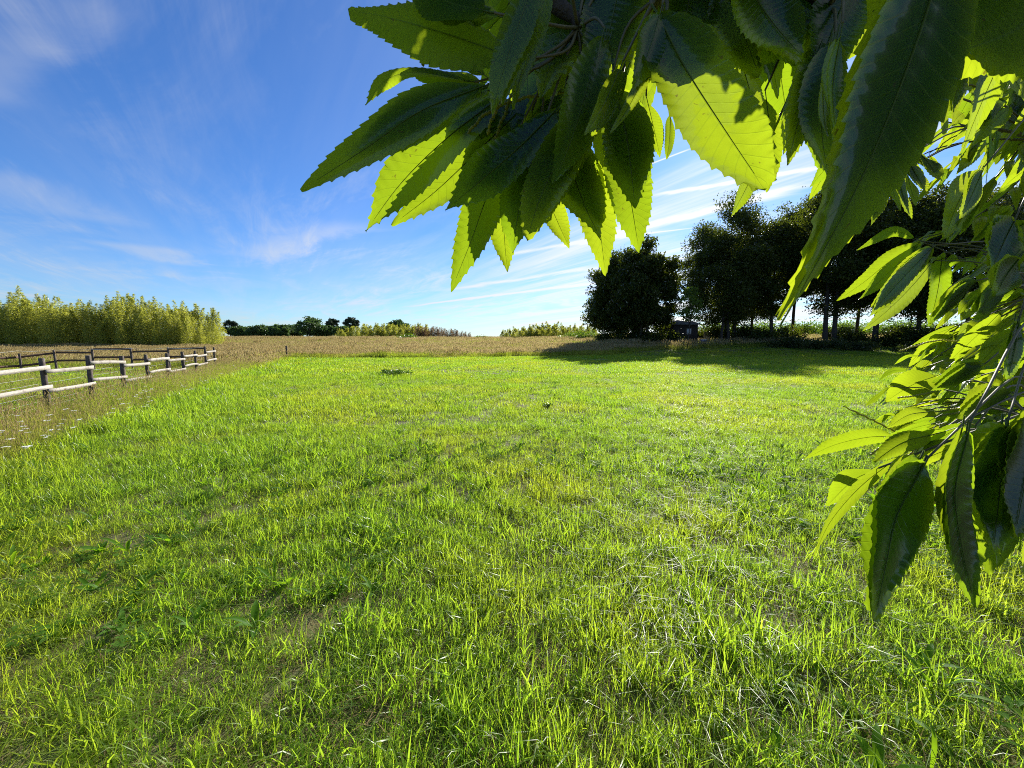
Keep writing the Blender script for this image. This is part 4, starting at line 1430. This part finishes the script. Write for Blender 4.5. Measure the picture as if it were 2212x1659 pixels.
# ------------------------------------------------------------------ bamboo
def bamboo_proto(k_, H, spread, n_leaf, mat, seed, leaf=.34):
    rng_ = np.random.default_rng(seed)
    root = obj('bamboo', None, loc=(0, 0, 0), cat='bamboo')
    g_, gc = Geo(), Geo()
    P_, D_ = [], []
    for c in range(k_):
        a, r = rng_.uniform(0, 6.283), spread * .28 * math.sqrt(rng_.uniform())
        b = np.array([r * math.cos(a), r * math.sin(a), -.1])
        h = H * rng_.uniform(.72, 1.0)
        la = rng_.uniform(0, 6.283)
        ld = np.array([math.cos(la), math.sin(la), 0]) * rng_.uniform(.02, .10) * h
        t = np.linspace(0, 1, 9)
        path = b + ld * (t ** 2.2)[:, None] + np.array([0, 0, 1.0]) * (h * t)[:, None]
        gc.tube(path, np.linspace(.022, .004, 9), 5, 0)
        m_ = n_leaf // k_
        tt = rng_.uniform(.04, 1.02, m_) ** 1.2
        pa = rng_.uniform(0, 6.283, m_)
        prof = np.interp(tt, [0, .12, .35, .6, .85, 1.0], [.4, .85, 1.0, .62, .24, .10])
        rr = spread * .5 * prof * np.sqrt(rng_.uniform(.05, 1, m_))
        c0 = b + ld * (tt ** 2.2)[:, None] + np.array([0, 0, 1.0]) * (h * tt)[:, None]
        od = np.stack([np.cos(pa), np.sin(pa), np.zeros(m_)], -1)
        P_.append(c0 + od * rr[:, None] + np.array([0, 0, 1.0]) * (rr * .28)[:, None])
        D_.append(od * .9 + np.array([0, 0, 1.0]) * rng_.uniform(-.25, .8, m_)[:, None])
    P_, D_ = np.concatenate(P_), np.concatenate(D_)
    P_[:, 2] = np.maximum(P_[:, 2], .05)
    V_, Q_, uv_ = leaf_quads(P_, leaf, rng_, .24, D_, .35)
    g_.add(V_, Q_, None, uv_, 0)
    obj('foliage', g_.mesh('foliage', [mat]), root)
    obj('cane', gc.mesh('cane', [M['bamboo']]), root)
    return root


GB = 'bamboos of the grove behind the paddock'
LB = 'tall yellow-green bamboo in the grove behind the paddock fence'
protos = [bamboo_proto(6, 6.0, 1.9, 3000, M['bamboo'], 70 + k_, .25) for k_ in range(4)]
br_ = np.random.default_rng(77)
first = True
used = set()


def put_bamboo(px, Y_, top, base, wscale, lab, grp, pool):
    q = int(br_.integers(0, len(pool)))
    X_ = float(at_y(px, base, Y_)[0])
    z0 = float(height(X_, Y_))
    H = float(at_y(px, top, Y_)[2]) - z0
    s = H / 5.7
    key = (id(pool), q)
    if key not in used:
        used.add(key)
        o = pool[q]
        o.location = (X_, Y_, z0)
        o.rotation_euler = (0, 0, br_.uniform(0, 6.28))
        o.scale = (s * wscale, s * wscale, s)
        o['label'] = lab
        o['group'] = grp
        return
    dup(pool[q], (X_, Y_, z0), br_.uniform(0, 6.28), (s * wscale, s * wscale, s), lab, grp)


topline = ([-60, 0, 30, 60, 90, 120, 180, 230, 290, 350, 400, 450, 480, 490], [650, 648, 640, 622, 640, 637, 650, 648, 640, 646, 660, 664, 672, 700])
for row, (Y_, dy, step) in enumerate(((57.0, 0, 17), (54.2, 10, 19), (51.8, 26, 24))):
    px = -70.0 + row * 7
    while px < 478 - row * 4:
        yy = Y_ + br_.uniform(-.7, .7)
        put_bamboo(px, yy, float(np.interp(px, *topline)) + dy + br_.uniform(-9, 22), 742, br_.uniform(.95, 1.3), LB, GB, protos)
        px += step * br_.uniform(.75, 1.25)

GM = 'bamboos of the low grove in the middle distance'
LM = 'low yellow-green bamboo of the middle grove on the skyline'
GR = 'bamboos of the low grove left of the oaks'
LR = 'low yellow-green bamboo of the grove near the dark oaks'
protos2 = [bamboo_proto(7, 5.0, 2.6, 1500, M['bamboo'], 90 + k_, .5) for k_ in range(3)]
for row, Y_ in enumerate((92.0, 87.0)):
    px = 738.0 + row * 6
    while px < 925:
        put_bamboo(px, Y_ + br_.uniform(-1, 1), float(np.interp(px, [735, 790, 860, 905, 930], [708, 692, 694, 690, 700])) + row * 9 + br_.uniform(-2, 5), 726, br_.uniform(1.1, 1.5), LM, GM, protos2)
        px += 13 * br_.uniform(.8, 1.2)
protos3 = [bamboo_proto(7, 5.0, 2.6, 1500, M['bamboo'], 96 + k_, .5) for k_ in range(3)]
for row, Y_ in enumerate((84.0, 80.0)):
    px = 1088.0 + row * 6
    while px < 1290:
        put_bamboo(px, Y_ + br_.uniform(-1, 1), float(np.interp(px, [1085, 1130, 1190, 1260, 1300], [708, 696, 690, 696, 700])) + row * 8 + br_.uniform(-2, 4), 724, br_.uniform(1.0, 1.4), LR, GR, protos3)
        px += 14 * br_.uniform(.8, 1.2)
protos4 = [bamboo_proto(9, 5.0, 2.4, 1100, M['dry reed'], 99 + k_, .45) for k_ in range(2)]
for o in protos4:
    o.name = 'reed'
    o['category'] = 'reed'
px = 902.0
while px < 1018:
    put_bamboo(px, 83 + br_.uniform(-1.5, 1.5), float(np.interp(px, [895, 940, 985, 1020], [700, 700, 706, 716])) + br_.uniform(-1, 4), 727, br_.uniform(1.1, 1.5),
               'reddish brown dry reed at the end of the middle bamboo grove', 'dry reeds beside the middle bamboo', protos4)
    px += 8 * br_.uniform(.8, 1.2)


# ------------------------------------------------------------------ bushes, hut and small things
def bush(name, px, Y_, wid, hgt, mat, label, cat, n_leaf, size, seed, group=None, xoff=None):
    rng_ = np.random.default_rng(seed)
    X_ = float(at_y(px, 733, Y_)[0]) if xoff is None else xoff
    z0 = float(height(X_, Y_))
    nc = 14
    P_ = []
    cl = np.stack([rng_.normal(0, .24 * wid, nc), rng_.normal(0, .16 * wid, nc), rng_.uniform(.25, .75, nc) * hgt], -1)
    for c in cl:
        r = rng_.uniform(.12, .2) * min(wid, hgt * 2)
        P_.append(c + rng_.normal(0, 1, (n_leaf // nc, 3)) * (r, r, r * .7))
    P_ = np.concatenate(P_)
    P_[:, 2] = np.abs(P_[:, 2])
    root = obj(name, None, loc=(X_, Y_, z0), label=label, cat=cat, group=group)
    g_ = Geo()
    V_, Q_, uv_ = leaf_quads(P_, size, rng_, .6)
    g_.add(V_, Q_, None, uv_, 0)
    obj('foliage', g_.mesh('foliage', [mat]), root)
    g_ = Geo()
    for c in cl[::2]:
        g_.tube(catmull([(0, 0, -.05), c * (.4, .4, .6), c], 6), np.linspace(.03, .008, 6) * min(1, hgt), 5)
    obj('stem', g_.mesh('stem', [M['bark']]), root)
    return root


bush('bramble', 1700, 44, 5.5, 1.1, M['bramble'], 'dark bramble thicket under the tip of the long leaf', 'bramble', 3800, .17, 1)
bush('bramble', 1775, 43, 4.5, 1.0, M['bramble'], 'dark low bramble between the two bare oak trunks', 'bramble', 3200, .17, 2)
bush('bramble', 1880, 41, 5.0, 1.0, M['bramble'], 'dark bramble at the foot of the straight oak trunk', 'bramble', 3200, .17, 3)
bush('bush', 1735, 70, 6.0, 2.6, M['bush'], 'sunlit pale bush seen in the gap under the oak crowns', 'bush', 3000, .26, 4)
bush('bush', 1262, 62, 3.4, 1.6, M['bush'], 'straggly green bush at the open end of the oak grove', 'bush', 1500, .2, 5)
bush('bush', 1230, 66, 2.4, 1.2, M['bush'], 'small bush standing in the meadow near the oaks', 'bush', 900, .2, 6)
bush('bush', 1040, 78, 4.0, .8, M['bush'], 'low green bush at the gap between the skyline groves', 'bush', 900, .25, 7)
bush('bush', 880, 74, 2.6, 1.3, M['bush'], 'small leafy bush in front of the middle bamboo', 'bush', 900, .22, 8)
bush('bush', 1610, 66, 6.0, 2.0, M['bush'], 'bushy scrub glimpsed between oak trunks', 'bush', 2600, .26, 9)
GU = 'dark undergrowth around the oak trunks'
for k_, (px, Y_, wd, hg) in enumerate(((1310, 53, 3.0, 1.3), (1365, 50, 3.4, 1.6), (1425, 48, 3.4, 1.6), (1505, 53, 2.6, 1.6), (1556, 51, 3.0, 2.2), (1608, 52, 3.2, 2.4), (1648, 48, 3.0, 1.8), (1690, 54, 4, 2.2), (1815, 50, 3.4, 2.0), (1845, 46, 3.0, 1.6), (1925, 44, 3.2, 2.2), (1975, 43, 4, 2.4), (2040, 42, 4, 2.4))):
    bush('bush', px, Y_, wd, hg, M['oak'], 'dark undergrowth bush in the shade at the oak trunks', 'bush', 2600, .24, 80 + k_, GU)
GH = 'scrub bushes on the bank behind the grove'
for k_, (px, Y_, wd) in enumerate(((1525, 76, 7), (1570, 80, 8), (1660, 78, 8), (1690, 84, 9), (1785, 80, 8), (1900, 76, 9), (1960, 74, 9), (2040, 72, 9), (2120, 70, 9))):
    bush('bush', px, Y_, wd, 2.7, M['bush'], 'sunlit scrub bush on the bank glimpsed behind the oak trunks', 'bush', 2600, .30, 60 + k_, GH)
bush('bush', 1830, 72, 7.0, 3.0, M['bush'], 'pale scrub behind the oaks at the bright gap', 'bush', 3000, .28, 10)
bush('weed_clump', 848, 16.6, 1.3, .26, M['dark weed'], 'dark green weed patch lying in the mown field', 'weed', 2400, .05, 21)
bush('weed_tuft', 1184, 8.9, .16, .14, M['dark weed'], 'small dark tuft alone in the middle of the field', 'weed', 500, .03, 22)

# the stick stuck in the field
g = Geo()
b0 = at_y(1104, 806, 17.8)
g.tube(catmull([(0, 0, -.05), (.06, 0, .16), (.16, .02, .30)], 6), np.linspace(.018, .010, 6), 6)
obj('stick', g.mesh('stick', [M['stick']]), loc=(b0[0], 17.8, float(height(b0[0], 17.8)) + .02), label='short dry stick leaning up out of the mown grass', cat='stick')

# hut under the trees
hx, hy = float(at_y(1470, 700, 50.5)[0]), 50.5
hz = float(height(hx, hy))
hut = obj('hut', None, loc=(hx, hy, hz), label='small dark wooden hut with a pyramid roof under the oaks', cat='hut')
g = Geo()
HW, HH = 1.55, 2.35
for sx, sy in ((0, -1), (0, 1), (-1, 0), (1, 0)):
    k_ = 13
    for q in range(k_):
        u = (q + .5) / k_ * 2 - 1
        if sx == 0:
            g.box((u * HW, sy * HW, HH / 2), (HW / k_ * .95, 0, 0), (0, .022 + .004 * (q % 2), 0), (0, 0, HH / 2))
        else:
            g.box((sx * HW, u * (HW - .05), HH / 2), (.022 + .004 * (q % 2), 0, 0), (0, HW / k_ * .9, 0), (0, 0, HH / 2))
obj('wall', g.mesh('wall', [M['hut wood']]), hut)
g = Geo()
e = HW + .28
ap = 3.35
V = [(-e, -e, HH), (e, -e, HH), (e, e, HH), (-e, e, HH), (0, 0, ap), (-e, -e, HH - .06), (e, -e, HH - .06), (e, e, HH - .06), (-e, e, HH - .06)]
g.add(V, [(0, 5, 6, 1), (1, 6, 7, 2), (2, 7, 8, 3), (3, 8, 5, 0), (5, 8, 7, 6)], [(0, 1, 4), (1, 2, 4), (2, 3, 4), (3, 0, 4)])
obj('roof', g.mesh('roof', [M['roof']]), hut)
g = Geo()
wx, wz, wy = .42, 1.45, -HW - .034
for (cx_, cz_, sx, sz) in ((0, .33, .30, .03), (0, -.33, .30, .03), (-.27, 0, .03, .30), (.27, 0, .03, .30), (0, 0, .022, .30)):
    g.box((wx + cx_, wy, wz + cz_), (sx, 0, 0), (0, .02, 0), (0, 0, sz))
wf = obj('window', g.mesh('window', [M['frame']]), hut)
g = Geo()
g.box((wx, wy + .004, wz), (.24, 0, 0), (0, .006, 0), (0, 0, .30))
obj('pane', g.mesh('pane', [M['pane']]), wf)

# tan board standing by a trunk
tx = float(at_y(1528, 712, 51)[0])
g = Geo()
for q in range(3):
    g.box((-.3 + .3 * q, .006 * (q % 2), .62), (.14, 0, 0), (0, .02, 0), (0, 0, .75))
g.box((0, .04, .3), (.44, 0, 0), (0, .02, 0), (0, 0, .04))
g.box((0, .04, 1.1), (.44, 0, 0), (0, .02, 0), (0, 0, .04))
obj('wooden_panel', g.mesh('wooden_panel', [M['tan wood']]), loc=(tx, 51, float(height(tx, 51))), label='tan timber panel standing beside an oak trunk near the hut', cat='panel')
# blue tub
bx_ = float(at_y(1520, 729, 46)[0])
tub = obj('tub', None, loc=(bx_, 46, float(height(bx_, 46)) + .25), label='blue plastic tub with a pale rim in the grass by the hut', cat='tub')
g = Geo()
g.tube([(0, 0, 0), (0, 0, .05), (0, 0, .3), (0, 0, .42)], [.22, .26, .30, .31], 18)
obj('body', g.mesh('body', [M['blue']], True), tub)
g = Geo()
a = np.linspace(0, 2 * math.pi, 25)
g.tube(np.stack([.31 * np.cos(a), .31 * np.sin(a), np.full(25, .43)], -1), .025, 6, cap=False)
obj('rim', g.mesh('rim', [M['pale rim']], True), tub)


# ------------------------------------------------------------------ white flowers along the fence
def flower_mesh(seed):
    rng_ = np.random.default_rng(seed)
    g_ = Geo()
    for q in range(int(rng_.integers(2, 5))):
        b = np.array([*rng_.normal(0, .03, 2), 0])
        h = rng_.uniform(.30, .52)
        t_ = b + np.array([*rng_.normal(0, .05, 2), h])
        g_.tube(catmull([b, b * .5 + t_ * .5 + (0, 0, .03), t_], 5), [.002, .002, .0018, .0016, .0014], 4, 1)
        for k_ in range(int(rng_.integers(9, 16))):
            a_, r_ = rng_.uniform(0, 6.283), .042 * math.sqrt(rng_.uniform())
            c = t_ + np.array([r_ * math.cos(a_), r_ * math.sin(a_), rng_.uniform(-.004, .008)])
            s_ = rng_.uniform(.010, .015)
            ang = np.arange(6) / 6 * 6.283
            V_ = np.vstack([c + np.array([0, 0, .003]), c + np.stack([s_ * np.cos(ang), s_ * np.sin(ang), rng_.normal(0, .002, 6)], -1)])
            g_.add(V_, None, [(0, 1 + e_, 1 + (e_ + 1) % 6) for e_ in range(6)], np.tile([.5, .5], (7, 1)), 0)
        for k_ in range(6):
            hz_ = rng_.uniform(.1, .8) * h
            d_ = unit(rng_.normal(size=3) * (1, 1, .3))
            s_ = unit(np.cross(d_, (0, 0, 1)))
            p_ = b + (t_ - b) * hz_ / h
            g_.add([p_, p_ + d_ * .03 + s_ * .006, p_ + d_ * .06, p_ + d_ * .03 - s_ * .006], [(0, 1, 2, 3)], None, np.tile([.4, .5], (4, 1)), 1)
    return g_.mesh('yarrow', [M['petal'], M['meadow']])


fm = [flower_mesh(200 + k_) for k_ in range(4)]
fr2 = np.random.default_rng(55)
spots = []
for (px0, py0, sx, sy, k_) in ((560, 800, 34, 9, 24), (500, 818, 34, 9, 26), (430, 838, 34, 9, 14), (330, 850, 50, 12, 10), (270, 880, 30, 16, 14),
                               (180, 905, 70, 16, 12), (60, 925, 60, 22, 20), (30, 955, 40, 16, 10), (230, 935, 60, 14, 5)):
    for _ in range(k_):
        spots.append((px0 + fr2.normal(0, sx), py0 + fr2.normal(0, sy)))
n_f = 0
for (px, py) in spots:
    r = ray(px, py)
    if r[2] >= -.03:
        continue
    t = 1.2 / -r[2]                              # flower heads stand about 0.4 m up
    x, y = float(r[0] * t), float(r[1] * t)
    if not (3 < y < 33) or x > left_border(y) + .4 or x < fence_x(y) + .25:
        continue
    o = obj('yarrow', fm[n_f % 4], loc=(x, y, float(height(x, y))), label='white yarrow flower in the long grass between fence and field', cat='flower', group='white flowers along the paddock fence')
    o.rotation_euler = (0, 0, fr2.uniform(0, 6.28))
    s = fr2.uniform(.55, .95)
    o.scale = (s, s, s)
    n_f += 1
